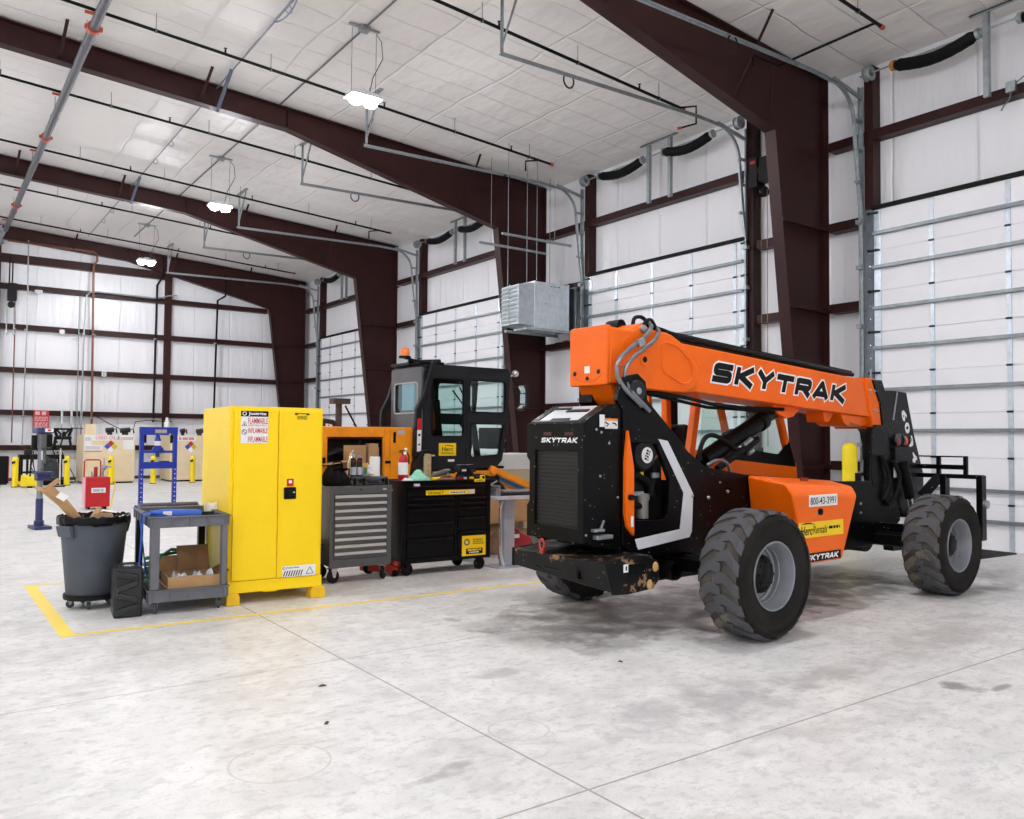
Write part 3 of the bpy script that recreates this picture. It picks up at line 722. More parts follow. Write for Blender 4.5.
# stickers on the tower
sticker('warning_label', Fr((-.85, -.312, 1.565), (1, 0, 0), (0, 0, 1)), .13, .075, PAPER, T); sticker('warning_band', Fr((-.85, -.315, 1.595), (1, 0, 0), (0, 0, 1)), .13, .016, mat('warning_orange', '#ee8a1c', .5), T)
sticker('warning_label', Fr((-.945, -.312, 1.585), (1, 0, 0), (0, 0, 1)), .05, .09, PAPER, T)
mb = MB(); mb.tube([(-.92, -.315, 1.575), (-.88, -.315, 1.56), (-.90, -.315, 1.545)], .006, 4); mb.tube([(-.84, -.315, 1.57), (-.81, -.315, 1.565), (-.80, -.315, 1.55)], .006, 4); obj('pictogram', mb, INKK, T)

# rear radiator housing with grille
SIDEV = [(-1.10, .70), (-1.12, .78), (-1.12, 1.555), (-1.10, 1.585), (-.88, 1.71), (-.74, 1.71), (-.74, .66), (-1.0, .66)]
for y0, y1 in ((-.31, -.275), (.275, .31)): obj('cowl_side', MB().pxz(SIDEV, y0, y1), MBLK, T, .008)
flange = [(-.31, .70), (-.31, 1.57), (.315, 1.57), (.335, 1.54), (.335, 1.31), (.285, 1.26), (.285, .99), (.33, .94), (.33, .70)]
obj('cowl_frame', MB().pyz(flange, -1.125, -1.09, [[(-.245, .80), (-.245, 1.36), (.235, 1.36), (.235, .80)]]), MBLK, T, .006)
GR = NT('grille_mesh'); v = GR.node('ShaderNodeTexVoronoi'); v.inputs['Scale'].default_value = 70; v.inputs['Randomness'].default_value = .15
GR.link(GR.coords(), 'Vector', v, 'Vector'); r_ = GR.ramp(v, 'Distance', [(.25, lin('#020202')), (.45, lin('#2c2c2d'))]); GR.link(r_, 'Color', GR.b, 'Base Color'); GR.b.inputs['Roughness'].default_value = .5
mb = MB(); mb.box(-1.098, -1.09, -.25, .24, .79, 1.37); obj('grille', mb, GR.m, T, smooth=False)
mb = MB()
for k in range(19): mb.box(-1.112, -1.098, -.24, .23, .815+k*.029, .823+k*.029)
obj('grille_slats', mb, mat('grille_slat', '#2b2b2c', .5, .2), T, smooth=False)
# sloped pale hood on top of the radiator
PALE = mat('pale_hood', '#d6d8dc', .25, .1, .05, 3)
fh = lambda s, t: (-1.105+.225*t, s, 1.575+.125*t)
mb = MB(); vs = [fh(-.275, 0), fh(.275, 0), fh(.275, 1), fh(-.275, 1)]; mb.add(vs+[(a, b, c-.03) for a, b, c in vs], [(0, 1, 2, 3), (4, 7, 6, 5), (0, 4, 5, 1), (1, 5, 6, 2), (2, 6, 7, 3), (3, 7, 4, 0)])
hood = obj('hood_panel', mb, PALE, T, smooth=False)
mb = MB()
for s0, s1, t0, t1 in ((-.275, .275, -.04, .06), (-.18, .06, .62, .75), (-.10, .10, .06, .20), (.05, .22, .8, .9), (-.275, -.215, 0, 1), (.235, .275, 0, 1)):
    vs = [fh(s0, t0), fh(s1, t0), fh(s1, t1), fh(s0, t1)]; mb.add([(a-.003, b, c+.006) for a, b, c in vs]+[(a, b, c-.01) for a, b, c in vs], [(0, 1, 2, 3), (4, 7, 6, 5), (0, 4, 5, 1), (1, 5, 6, 2), (2, 6, 7, 3), (3, 7, 4, 0)])
obj('hood_frame', mb, MBLK, T, smooth=False)
obj('cowl_back', MB().box(-.88, -.74, -.275, .275, .66, 1.70).box(-1.08, -.88, -.27, .27, .7, 1.50), MBLK, T, .01)
rf = Fr((-1.1255, 0, 0), (0, -1, 0), (0, 0, 1))
strokes('SKYTRAK', Fr((-1.1255, -.045, 1.44), (0, -1, 0), (0, 0, 1)), .40, .036, INKW, T, th=.26, d0=0, d1=.002)
for y0 in (.04, -.2): obj('tail_marker', MB().box(-1.128, -1.124, y0, y0+.09, 1.475, 1.50), mat('dark_red_lens', '#4a1512', .3), T)
obj('cowl_latch', MB().cbox((-1.0, -.33, .79), (.1, .05, .02)).cyl((-.98, -.33, .78), (-.94, -.33, .86), .012, 8).cbox((-.95, -.33, .74), (.16, .06, .03)), GALV, T, .005)
mb = MB()
for x, z in ((-1.0, 1.52), (-.95, 1.5), (-.87, 1.42), (-1.1, .76), (-.96, 1.18), (-.78, 1.02)): mb.ball((x, -.312, z), .010, 8)
obj('bolt', mb, GALV, T)

# counterweight bumper
cw_near = [(-1.205, .61), (-1.12, .38), (-.98, .37), (-.72, .385), (-.655, .44), (-.655, .575), (-.80, .63), (-1.0, .64)]
ca = [(-1.195, -.585, .605), (-1.115, -.585, .39), (-.70, -.585, .43), (-.70, -.585, .62)]; cb = [(-1.125, .49, .585), (-1.125, .49, .455), (-.70, .49, .47), (-.70, .49, .61)]
mb = MB(); mb.add(ca+cb, [(0, 1, 2, 3), (4, 7, 6, 5), (0, 4, 5, 1), (1, 5, 6, 2), (2, 6, 7, 3), (3, 7, 4, 0)]); obj('counterweight', mb, MBLK2, T, .012)
obj('counterweight_end', MB().pxz(cw_near, -.61, -.585), MBLK2, T, .008); obj('counterweight_end', MB().pxz([(-1.13, .59), (-1.13, .45), (-.72, .43), (-.66, .46), (-.66, .57), (-.8, .61)], .485, .51), MBLK2, T, .008)
for y0, y1, x_, z0, z1 in ((-.30, -.27, -1.165, .45, .58), (.16, .21, -1.14, .47, .575), (-.1, .1, -1.145, .48, .53)): obj('counterweight_rib', MB().box(x_, x_+.06, y0, y1, z0, z1), MBLK2, T, .006)
obj('bumper_socket', MB().box(-.98, -.80, -.618, -.61, .50, .58), MBLK, T, .004)
sticker('lift_label', Fr((-1.0, -.611, .555), (1, 0, 0), (0, 0, 1)), .05, .055, PAPER, T); obj('lift_label_mark', MB().box(-1.006, -.994, -.616, -.614, .54, .57), INKK, T)
mb = MB(); ring = [(-1.145, .12+.028*math.cos(w), .655+.038*math.sin(w)) for w in [i*2*PI/14 for i in range(15)]]; mb.tube(ring, .010, 8); mb.box(-1.155, -1.13, .10, .14, .585, .625); obj('tow_shackle', mb, mat('shackle_red', '#a8362c', .5), T, .004)
for x, z in ((-.70, .54), (-.76, .42)): obj('bare_patch', MB().ball((x, -.612, z), .03, 10, (1, .25, 1.2)), mat('bare_tan', '#c39a5e', .7), T)

# boom
BW = .2
boom = [(-.77, 2.31), (-.53, 2.30), (-.47, 2.34), (-.41, 2.365), (-.34, 2.34), (-.28, 2.325), (-.1, 2.315), (.05, 2.245), (2.95, 2.085), (3.05, 1.70), (.30, 1.845), (.25, 1.85), (.08, 1.83), (-.35, 1.84), (-.62, 1.87), (-.80, 1.87)]
obj('boom', MB().pxz(boom, -BW, BW), ORG, T, .012)
rearp = [(-.76, 2.295), (-.53, 2.29), (-.41, 2.35), (-.28, 2.31), (-.08, 2.30), (.04, 2.245), (.12, 2.19), (.25, 2.05), (.26, 1.95), (.20, 1.87), (.07, 1.835), (-.35, 1.845), (-.78, 1.875)]
obj('boom_side_plate', MB().pxz(rearp, -BW-.022, -BW+.002), ORG, T, .012)
def rrect(pts, r, n=5):
    out = []
    m = len(pts)
    for i in range(m):
        p, a, b = Vector(pts[i]), Vector(pts[i-1]), Vector(pts[(i+1) % m])
        u, w = (a-p).normalized(), (b-p).normalized(); s_, e_ = p+u*r, p+w*r
        for k in range(n+1):
            t_ = k/n; out.append(tuple((s_*(1-t_)+p*t_)*(1-t_)+(p*(1-t_)+e_*t_)*t_))
    return out
loop = rrect([(-.20, 2.23), (-.03, 2.22), (.18, 2.08), (.17, 1.93), (.06, 1.90), (-.20, 2.00)], .06)
obj('embossed_rim', MB().tube([(a, -BW-.024, b) for a, b in loop+[loop[0]]], .007, 6), ORG, T)
obj('boss', MB().cyl((-.40, -BW-.03, 2.075), (-.40, -BW-.02, 2.075), .05, 20).cyl((-.58, -BW-.027, 2.2), (-.58, -BW-.02, 2.2), .045, 20), ORG, T, .004)
obj('boss_hole', MB().cyl((-.40, -BW-.032, 2.075), (-.40, -BW-.03, 2.075), .024, 16), INKK, T)
obj('boom_end_cover', MB().pyz(rrect([(-.215, 1.86), (-.215, 2.32), (.205, 2.32), (.205, 1.86)], .03), -.80, -.75), ORG, T, .012)
sticker('cover_label', Fr((-.80, 0, 1.985), (0, -1, 0), (0, 0, 1)), .06, .055, PAPER, T)
mb = MB()
for y, z in ((.14, 1.96), (-.125, 1.965)): mb.ball((-.802, y, z), .018, 10, (.6, 1, 1))
obj('cover_bolt', mb, DARKMETAL, T); obj('cover_hole', MB().cyl((-.803, 0, 1.915), (-.80, 0, 1.915), .018, 14), INKK, T)
obj('cover_lip', MB().tube([(-.80, .15, 1.93), (-.80, .08, 1.90), (-.80, -.08, 1.90), (-.80, -.15, 1.94)], .005, 6), ORG, T)
obj('hinge_pin', MB().cyl((-.42, -BW-.045, 2.315), (-.42, BW+.04, 2.315), .030, 16), GALV, T, .004)
obj('boom_roller', MB().cyl((-.42, .0, 2.365), (-.42, .15, 2.365), .05, 20), BLACK, T, .006)
mb = MB()
mb.sweep([(-.3, -.02, 2.36), (-.12, -.02, 2.335), (.05, -.02, 2.315), (2.82, -.02, 2.15)], .22, .05, (0, 1, 0))
mb.tube([(-.3, -.14, 2.36), (-.1, -.15, 2.335), (.08, -.15, 2.30), (2.80, -.15, 2.135)], .022, 8)
obj('hose_carrier', mb, BLACK, T)
mb = MB(); mb.tube(curve([(-.40, -.1, 2.36), (-.36, -.08, 2.42), (-.26, -.06, 2.44), (-.18, -.06, 2.40), (-.12, -.08, 2.33)]), .016, 8); mb.tube(curve([(-.35, -.16, 2.35), (-.3, -.16, 2.40), (-.2, -.12, 2.41), (-.13, -.12, 2.33)]), .014, 8); obj('hose_loop', mb, RUB, T)
hp = [(-.26, -.15, 2.375), (-.34, -.24, 2.33), (-.45, -.285, 2.25), (-.55, -.29, 2.19), (-.66, -.29, 2.12), (-.745, -.29, 2.05), (-.77, -.29, 1.98), (-.76, -.30, 1.9), (-.72, -.335, 1.82), (-.63, -.345, 1.75), (-.56, -.345, 1.70)]
HOSE = mat('hose_grey', '#7d7e83', .3, .5, .1, 30)
obj('hydraulic_hose', MB().tube(curve(hp), .017, 10), HOSE, T); obj('hydraulic_hose', MB().tube(curve([(a+.075, b-.012, c-.035) for a, b, c in hp]), .017, 10), HOSE, T)
obj('hose_clamp', MB().obox((-.52, -.295, 2.195), (.032, 0, .012), (0, .018, 0), (-.01, 0, .028)), GALV, T, .005); obj('hose_tie', MB().box(-.775, -.70, -.31, -.285, 2.0, 2.018), mat('tie_orange', '#d2622e', .5), T)
obj('pivot_boss', MB().cyl((-.60, -.352, 1.815), (-.60, -.325, 1.815), .075, 20), DARKMETAL, T, .004); obj('pivot_cap', MB().cyl((-.60, -.362, 1.815), (-.60, -.35, 1.815), .026, 14), GALV, T, .004)
obj('pivot_pin', MB().cyl((-.60, -.34, 1.815), (-.60, .2, 1.815), .045, 20).cyl((-.60, -.345, 1.815), (-.60, -.325, 1.815), .085, 20), DARKMETAL, T, .005)
obj('boom_heel', MB().pxz([(-.74, 1.88), (-.68, 1.76), (-.6, 1.70), (-.45, 1.72), (-.35, 1.86)], -.18, .18), ORG, T, .01); obj('heel_guard', MB().pxz([(-.70, 1.86), (-.70, 1.74), (-.64, 1.66), (-.45, 1.64), (-.5, 1.74), (-.6, 1.80), (-.64, 1.87)], .05, .2), BLACK, T)
# collar, pads and brackets at the boom's front
obj('boom_collar', MB().pxz([(2.93, 2.11), (3.15, 2.105), (3.25, 1.85), (3.25, 1.60), (3.08, 1.58), (3.05, 1.72)], -BW-.018, BW+.018), ORG, T, .01)
mb = MB()
for x, z in ((3.02, 1.98), (3.11, 1.975), (3.09, 1.77), (3.17, 1.765)): mb.ball((x, -BW-.02, z), .016, 8)
obj('collar_bolt', mb, GALV, T)
obj('boom_bracket', MB().pxz([(2.33, 1.76), (2.55, 1.75), (2.44, 1.64), (2.36, 1.64)], -.1, .1).pxz([(2.55, 1.73), (3.06, 1.71), (3.06, 1.62), (2.95, 1.60), (2.75, 1.64), (2.70, 1.60), (2.62, 1.63)], -.16, .16), ORG, T, .008)
obj('lift_lug', MB().pxz([(1.45, 1.80), (1.95, 1.77), (1.82, 1.68), (1.70, 1.66), (1.58, 1.70)], -.1, .1), ORG, T, .008)
# writing on the boom
bf = Fr((1.52, -BW-.001, 1.975), (1, 0, -.055), (.055, 0, 1))
strokes('SKYTRAK', bf, 2.1, .158, mat('outline_white', '#f4f4f4', .45, 0, 0), T, th=.35, grow=.015, shear=.27, d0=0, d1=.002)
strokes('SKYTRAK', bf, 2.1, .158, INKK, T, th=.35, grow=0, shear=.27, d0=.0021, d1=.0035)
# lift cylinder under the boom
obj('lift_cylinder', MB().cyl((.56, -.02, 1.27), (1.40, -.02, 1.63), .078, 20).cyl((1.36, -.02, 1.61), (1.44, -.02, 1.645), .09, 20).cyl((.62, -.13, 1.20), (1.2, -.13, 1.46), .03, 12), BLACK, T, .004)
obj('cylinder_rod', MB().cyl((1.40, -.02, 1.63), (1.72, -.02, 1.73), .045, 16).cyl((1.70, -.08, 1.725), (1.70, .04, 1.725), .05, 16), DARKMETAL, T)
obj('cylinder_fitting', MB().cyl((1.0, -.12, 1.40), (1.12, -.12, 1.46), .025, 8).cyl((1.05, -.14, 1.33), (1.12, -.14, 1.36), .02, 8), GALV, T)
obj('return_hose', MB().tube(curve([(.30, -.2, 1.28), (.31, -.2, 1.38), (.40, -.18, 1.47), (.55, -.15, 1.49), (.75, -.12, 1.44), (.95, -.1, 1.36), (1.1, -.1, 1.34)]), .02, 10), RUB, T)
obj('deck_hose', MB().tube(curve([(.32, -.26, 1.24), (.42, -.28, 1.28), (.55, -.28, 1.26), (.62, -.27, 1.17)]), .014, 8), HOSE, T)
obj('boom_pipes', MB().tube([(-.30, -.17, 1.83), (.15, -.17, 1.80), (.5, -.15, 1.76), (1.0, -.12, 1.74), (1.65, -.1, 1.745)], .016, 8).tube([(-.30, -.13, 1.82), (.5, -.12, 1.73), (1.65, -.06, 1.72)], .014, 8), RUB, T)

# cab on the far side, orange posts and green glass
cab = node('cab', T)
CY0, CY1 = .27, 1.02
PB, PBt, PC, PCt = (.77, 1.30), (.93, 2.12), (2.40, 1.12), (2.02, 2.10)
def post(p, q, y, w=.075, nm='post', mt=ORG): return obj(nm, MB().bar((p[0], y, p[1]), (q[0], y, q[1]), w, .07, (0, 1, 0)), mt, cab, .01)
post(PB, PBt, CY0+.03); post(PC, PCt, CY0+.03, .06)
post((.95, 1.1), (.92, 2.14), .72, .07); post((1.32, 1.1), (1.30, 2.12), CY1-.04, .13, 'post', BLACK); post((2.35, 1.1), (2.0, 2.1), CY1-.04, .06); post((1.02, 1.25), (.93, 2.12), CY1-.04, .05)
obj('roof', MB().pxz([(.84, 2.10), (2.08, 2.08), (2.0, 2.15), (.9, 2.17)], CY0, CY1), BLACK, cab, .02)
obj('sill', MB().pxz([(.80, 1.02), (.86, 1.36), (1.0, 1.365), (2.44, 1.22), (2.47, 1.0)], CY0, CY0+.05), ORG, cab, .01)
obj('lower_body', MB().pxz([(.80, .6), (.80, 1.2), (2.44, 1.05), (2.44, .6)], CY0+.05, CY1), ORG, cab, .02)
obj('window_seal', MB().pxz([(1.15, 1.36), (1.22, 1.40), (2.12, 1.31), (2.30, 1.44), (2.42, 1.18), (1.2, 1.28)], CY0-.008, CY0+.01), BLACK, cab, smooth=False)
obj('window_glass', MB().pxz([(.90, 1.38), (.98, 2.08), (2.02, 2.06), (2.32, 1.30)], CY0+.014, CY0+.02), GLS, cab, smooth=False)
obj('window_glass', MB().pxz([(1.05, 1.28), (1.0, 2.08), (2.02, 2.06), (2.30, 1.25)], CY1-.02, CY1-.014), GLS, cab, smooth=False)
obj('seat', MB().box(1.05, 1.45, .46, .86, 1.0, 1.14).obox((1.06, .70, 1.36), (.04, 0, .0), (0, .17, 0), (-.03, 0, .24)), BLACK, cab, .04, 3)
mb = MB(); mb.tube([(1.86+.03*math.sin(w), .64+.17*math.cos(w), 1.42+.14*math.sin(w)) for w in [i*2*PI/18 for i in range(19)]], .014, 8); mb.tube([(1.86, .64, 1.42), (2.05, .64, 1.2)], .03, 8); mb.bar((1.86, .48, 1.42), (1.86, .8, 1.42), .02, .02); obj('steering_wheel', mb, BLACK, cab)
mb = MB(); mb.cyl((1.5, .42, 1.2), (1.55, .42, 1.42), .014, 8); mb.ball((1.55, .42, 1.44), .035); mb.box(1.75, 2.05, .4, .52, 1.3, 1.38); mb.cyl((1.3, .36, 1.2), (1.28, .36, 1.4), .02, 8); obj('control_lever', mb, BLACK, cab)
obj('lever_knob', MB().ball((1.14, .30, 1.42), .022), YEL, cab)
# side pod, near side
pod = MB()
# plan of the pod: inner rear, outer rear, outer front, inner front at top and bottom
a = [(.76, -.33, 1.155), (.62, -.80, 1.115), (.60, -.87, 1.03), (.80, -.87, .45), (.86, -.33, .45)]
b = [(2.08, -.33, 1.075), (1.62, -.80, 1.06), (1.60, -.87, .985), (1.35, -.87, .45), (1.5, -.33, .45)]
pod.add(a+b, [(0, 1, 2, 3, 4), (5, 9, 8, 7, 6), (0, 5, 6, 1), (1, 6, 7, 2), (2, 7, 8, 3), (3, 8, 9, 4), (4, 9, 5, 0)])
obj('side_pod', pod, ORG, T, .032, 4)
pf = Fr((0, -.872, 0), (1, 0, 0), (0, 0, 1))
sticker('unit_number_plate', pf, .42, .095, PAPER, T, .002, 1.05, .962); text('800-43-3991', pf, .375, .06, INKK, T, 1.045, .960, 0, .004, .004)
sticker('rental_sticker', pf, .66, .125, YEL, T, .002, 1.02, .73)
text('Herc', pf, .17, .075, INKK, T, .80, .725, .25, .004, .012); text('Rentals', pf, .21, .062, INKK, T, .995, .727, .2, .004); fineprint(pf, 1.21, .735, .17, .022, 1, INKK, T, .004)
obj('swoosh', MB().prism([(.72, .775), (.78, .79), (.86, .787), (.93, .765), (.86, .777), (.78, .778)], lambda u, v, w: pf.p(u, v, w), .003, .004), INKK, T, smooth=False)
sticker('name_strip', pf, .56, .07, INKK, T, .002, 1.03, .505); strokes('SKYTRAK', Fr((1.03, -.8745, .505), (1, 0, 0), (0, 0, 1)), .47, .042, INKW, T, th=.26, d0=0, d1=.002)
obj('pod_lock', MB().cyl((1.0, -.885, .87), (1.0, -.87, .87), .028, 16).cyl((1.0, -.89, .87), (1.0, -.885, .87), .012, 10), BLACK, T); obj('pod_bolt', MB().ball((.945, -.873, .865), .01, 8), GALV, T)
obj('fuel_cap', MB().cyl((1.2, -.6, 1.095), (1.2, -.6, 1.13), .035, 14), mat('cap_red', '#8f2b1d', .5), T)

# boom head / gooseneck with the model number
head = [(3.05, 2.09), (3.24, 2.095), (3.30, 1.99), (3.50, 1.995), (3.76, 1.985), (3.93, 1.52), (4.14, 1.08), (4.12, .72), (3.86, .62), (3.62, .70), (3.5, 1.05), (3.36, 1.35), (3.25, 1.6), (3.2, 1.85)]
obj('head_plate', MB().pxz(head, -.235, -.2), MBLK, T, .006); obj('head_plate', MB().pxz([(3.3, 2.0), (3.76, 1.985), (3.93, 1.52), (4.14, 1.08), (4.12, .72), (3.92, .8), (3.78, 1.2), (3.6, 1.6)], .2, .235), MBLK, T, .006)
obj('head_core', MB().pxz([(3.05, 2.05), (3.6, 1.95), (3.86, 1.5), (3.9, 1.0), (3.74, 1.0), (3.62, 1.5), (3.3, 1.75), (3.05, 1.8)], -.2, .2), BLACK, T, .01)
obj('head_groove', MB().bar((3.55, -.24, 1.98), (3.46, -.24, 1.68), .012, .01, (0, 1, 0)), GALV, T)
hf = lambda x, z: Fr((x, -.237, z), (.36, 0, -.93), (.93, 0, .36))
text('6', hf(3.70, 1.735), .125, .105, INKW, T, bold=.045, d=.002); text('0', hf(3.765, 1.60), .125, .105, INKW, T, bold=.045, d=.002); text('3', hf(3.84, 1.45), .125, .105, INKW, T, bold=.045, d=.002); text('4', hf(3.92, 1.28), .125, .105, INKW, T, bold=.045, d=.002)
obj('front_bulkhead', MB().pxz([(2.86, 1.0), (2.82, 1.1), (2.84, 1.52), (2.90, 1.60), (3.05, 1.6), (3.3, 1.35), (3.3, 1.0)], -.33, -.24), MBLK, T, .015); obj('cross_member', MB().box(3.1, 3.4, -.3, .3, .7, 1.0), MBLK, T, .015)
# headlamps
lamp = node('headlamp', T)
obj('bracket', MB().box(3.24, 3.60, -.37, -.30, 1.37, 1.395).box(3.26, 3.30, -.36, -.22, 1.2, 1.39), BLACK, lamp)
CLR = mat('lamp_clear', '#5a5b5c', .12, .6, .1); AMB = mat('lamp_amber', '#d4602a', .2, 0, .1, 20, coat=.6); DRED = mat('lamp_red', '#5c2019', .2, 0, .1, 20, coat=.6)
obj('lens', MB().ball((3.36, -.34, 1.47), .065, 16, (.9, .55, 1.1)), CLR, lamp); obj('lens', MB().ball((3.53, -.33, 1.455), .055, 16, (.9, .5, 1)), AMB, lamp)
obj('lens', MB().ball((3.30, -.37, 1.44), .04, 14, (.7, .5, 1.1)), DRED, lamp); obj('housing', MB().cyl((3.37, -.33, 1.465), (3.46, -.30, 1.465), .07, 18).cyl((3.54, -.32, 1.455), (3.60, -.29, 1.455), .06, 18), BLACK, lamp, .006)
obj('tilt_cylinder', MB().cyl((3.40, -.36, 1.22), (3.52, -.38, .86), .06, 18), BLACK, T, .004); obj('tilt_rod', MB().cyl((3.52, -.38, .86), (3.60, -.38, .62), .03, 12), CHROME, T)
sticker('hose_label', Fr((3.28, -.345, 1.13), (1, 0, 0), (0, 0, 1)), .06, .11, PAPER, T); obj('bundle_hose', MB().tube(curve([(3.2, -.36, 1.25), (3.3, -.38, 1.1), (3.25, -.37, .9), (3.1, -.35, .8)]), .022, 8).tube(curve([(3.0, -.35, 1.3), (3.12, -.37, 1.05), (3.05, -.35, .85)]), .02, 8), RUB, T)
obj('valve_fitting', MB().cyl((2.70, -.26, 1.05), (2.70, -.26, 1.13), .03, 10).cyl((2.70, -.26, 1.1), (2.80, -.26, 1.12), .018, 8), BLACK, T)
obj('front_step', MB().box(2.95, 3.25, -.62, -.58, .60, .63).box(2.95, 2.98, -.62, -.33, .5, .63).box(3.0, 3.28, -.60, -.33, .42, .55), MBLK, T, .008)
obj('plate_bolt', MB().ball((2.62, -.33, .83), .014, 8).ball((2.62, -.33, .74), .014, 8).ball((.05, -.33, 1.0), .012, 8).ball((.25, -.33, .98), .016, 8).ball((.5, -.33, 1.02), .015, 8).ball((.4, -.33, 1.1), .01, 8), GALV, T)
obj('exhaust_stub', MB().lathe([(.05, -.42), (.07, -.42), (.07, -.2), (.05, -.2)], (-.25, 0, .44), 'Y', 18, True).box(-.5, .2, -.3, .2, .36, .5), BLACK, T)
# fork carriage
car = node('fork_carriage', T, (4.05, 0, 0))
for y in (-.87, -.50, .25): obj('upright', MB().box(-.05, .06, y-.03, y+.03, .42 if abs(y) > .6 else .55, 1.10), MBLK, car, .006)
for z, w in ((1.08, .93), (.62, .93), (.46, .93)): obj('rail', MB().box(-.03, .04, -w+.04, .28, z-.02, z+.025 if z > 1 else z+.06), MBLK, car, .005)
for y in (-.72, -.44, .2): obj('guard_post', MB().box(-.02, .02, y-.02, y+.02, 1.09, 1.30), MBLK, car, .004)
obj('guard_rail', MB().box(-.015, .015, -.74, .22, 1.285, 1.30).box(-.02, .02, -.74, .22, 1.155, 1.205), MBLK, car, .004)
obj('carriage_bolt', MB().cyl((0, -.94, .80), (0, -.87, .80), .045, 14), GALV, car, .006)
obj('link_arm', MB().bar((-.1, -.3, .85), (.0, -.45, 1.08), .08, .1), MBLK, car)
for y in (-.72, .15):
    mb = MB(); mb.pxz([(.02, .62), (.08, .62), (.10, .32), (1.15, .19), (1.15, .17), (.04, .20), (.02, .3)], y-.06, y+.06); obj('fork', mb, BLACK, car, .006)

# wheels
def wheel_meshes():
    w = node('wheel', T)
    mb = MB(); prof = [(.235, -.155), (.26, -.172), (.30, -.19), (.36, -.202), (.41, -.198), (.435, -.185), (.445, -.165), (.448, 0), (.445, .165), (.435, .185), (.41, .198), (.36, .202), (.30, .19), (.26, .172), (.235, .155)]
    mb.lathe(prof, (0, 0, 0), 'Y', 56, True)
    mb.lathe([(.395, -.2035), (.40, -.2085), (.425, -.2), (.43, -.190)], (0, 0, 0), 'Y', 56, True)
    ty = obj('tyre', mb, TYRED, w, angle=50)
    for q in range(len(ty.data.vertices)): ty.data.vertices[q].co.y *= .93
    # chevron lugs, two staggered rows
    mb = MB(); N = 19; R0, R1 = .44, .472
    for sd in (-1, 1):
        for k in range(N):
            th0 = 2*PI*(k+(.5 if sd > 0 else 0))/N
            sp = [(0.0, .187, .047), (.028, .15, .047), (.075, .10, .046), (.098, .06, .042), (.088, .012, .040), (.075, -.035, .036)]
            L = []
            for s_, y_, hw in sp:
                for e_ in (-1, 1):
                    for rr in (R0, R1 if y_ < .18 else R1-.022):
                        th = th0+(s_+e_*hw)/R1; L.append((rr*math.cos(th), sd*y_*.93, -rr*math.sin(th)))
            fs = []
            for i in range(len(sp)-1):
                o = i*4; n_ = o+4
                fs += [(o+1, o+3, n_+3, n_+1), (o, o+1, n_+1, n_), (o+2, n_+2, n_+3, o+3), (o, n_, n_+2, o+2)]
            fs += [(0, 2, 3, 1), (len(L)-4, len(L)-3, len(L)-1, len(L)-2)]
            mb.add(L, fs)
    obj('tread', mb, TYRE, ty, .006, 1, smooth=False)
    obj('tread_base', MB().lathe([(.44, -.156), (.4495, -.153), (.4500, 0), (.4495, .153), (.44, .156)], (0, 0, 0), 'Y', 56, True), TYREG, ty)
    mb = MB(); mb.lathe([(.248, -.168), (.252, -.160), (.238, -.150), (.234, -.118), (.226, -.112), (.224, -.07), (.208, -.055), (.206, -.02), (.194, -.012), (.192, .005), (.18, .012), (.06, .012), (.06, .03), (.20, .03), (.215, .04), (.22, .14), (.25, .16), (.24, .17), (.20, .15), (.195, .05), (.21, -.03), (.215, -.10), (.24, -.165)], (0, 0, 0), 'Y', 44, True)
    obj('rim', mb, RIM, w, angle=40)
    mb = MB(); mb.lathe([(.001, -.10), (.075, -.10), (.095, -.085), (.12, -.07), (.14, -.05), (.145, -.02), (.145, .05), (.001, .05)], (0, 0, 0), 'Y', 28)
    for k in range(8):
        q = k*PI/4; mb.cyl((.145*math.cos(q), -.01, .145*math.sin(q)), (.145*math.cos(q), .02, .145*math.sin(q)), .014, 6); mb.cyl((.085*math.cos(q), -.095, .085*math.sin(q)), (.085*math.cos(q), -.07, .085*math.sin(q)), .012, 6)
    obj('hub', mb, BLACK, w, angle=40)
    return w
w0 = wheel_meshes(); w0.location = (.015, -.95, .472)
w1 = dup(w0, T, (2.98, -.95, .472)); w1.rotation_euler = (0, .5, 0)
w2 = dup(w0, T, (.015, .95, .472)); w2.rotation_euler = (0, .3, PI)
w3 = dup(w0, T, (2.995, .95, .472)); w3.rotation_euler = (0, .9, PI)
for x in (0., 2.97): obj('axle', MB().cyl((x, -.85, .472), (x, .85, .472), .075, 16).cyl((x, -.2, .472), (x, .2, .472), .16, 20).box(x-.1, x+.1, -.7, .7, .42, .52), BLACK, T, .008)
# ------------------------------------------------------------------ flammables cabinet
CY = mat('cabinet_yellow', '#fdd606', .38, 0, .02, 2, spec=.35)
K = thing('safety_cabinet', 'tall yellow two-door flammables safety cabinet', 'cabinet', (2.185, 7.13, 0), rad(-4))
W_, D_ = .825, 1.13
obj('body', MB().box(0, W_, .03, D_, .12, 1.71), CY, K, .006)
obj('base', MB().box(0, W_, .0, D_, .10, .20).box(.02, W_-.02, -.004, .01, .185, .195), CY, K, .004)
for x0, x1 in ((-.012, .10), (W_-.10, W_+.03)):
    for y0, y1 in ((-.02, .14), (D_-.14, D_)): obj('foot', MB().prism([(x0, 0), (x1, 0), (x1, .075), (x1-.015, .105), (x0+.015, .105), (x0, .075)], lambda u, v, w: (u, w, v), y0, y1), mat('cabinet_foot', '#f2c20c', .45), K, .008)
for nm, x0, x1 in (('door', .03, W_*.5-.003), ('door', W_*.5+.003, W_-.02)):
    obj(nm, MB().box(x0, x1, .0, .032, .205, 1.685), CY, K, .005)
obj('door_trim', MB().box(W_*.5-.014, W_*.5-.004, -.004, .0, .21, 1.68).box(W_*.5+.02, W_*.5+.024, -.003, 0, .21, 1.68), CY, K, .001, 1)
kf = Fr((0, -.002, 0), (1, 0, 0), (0, 0, 1))
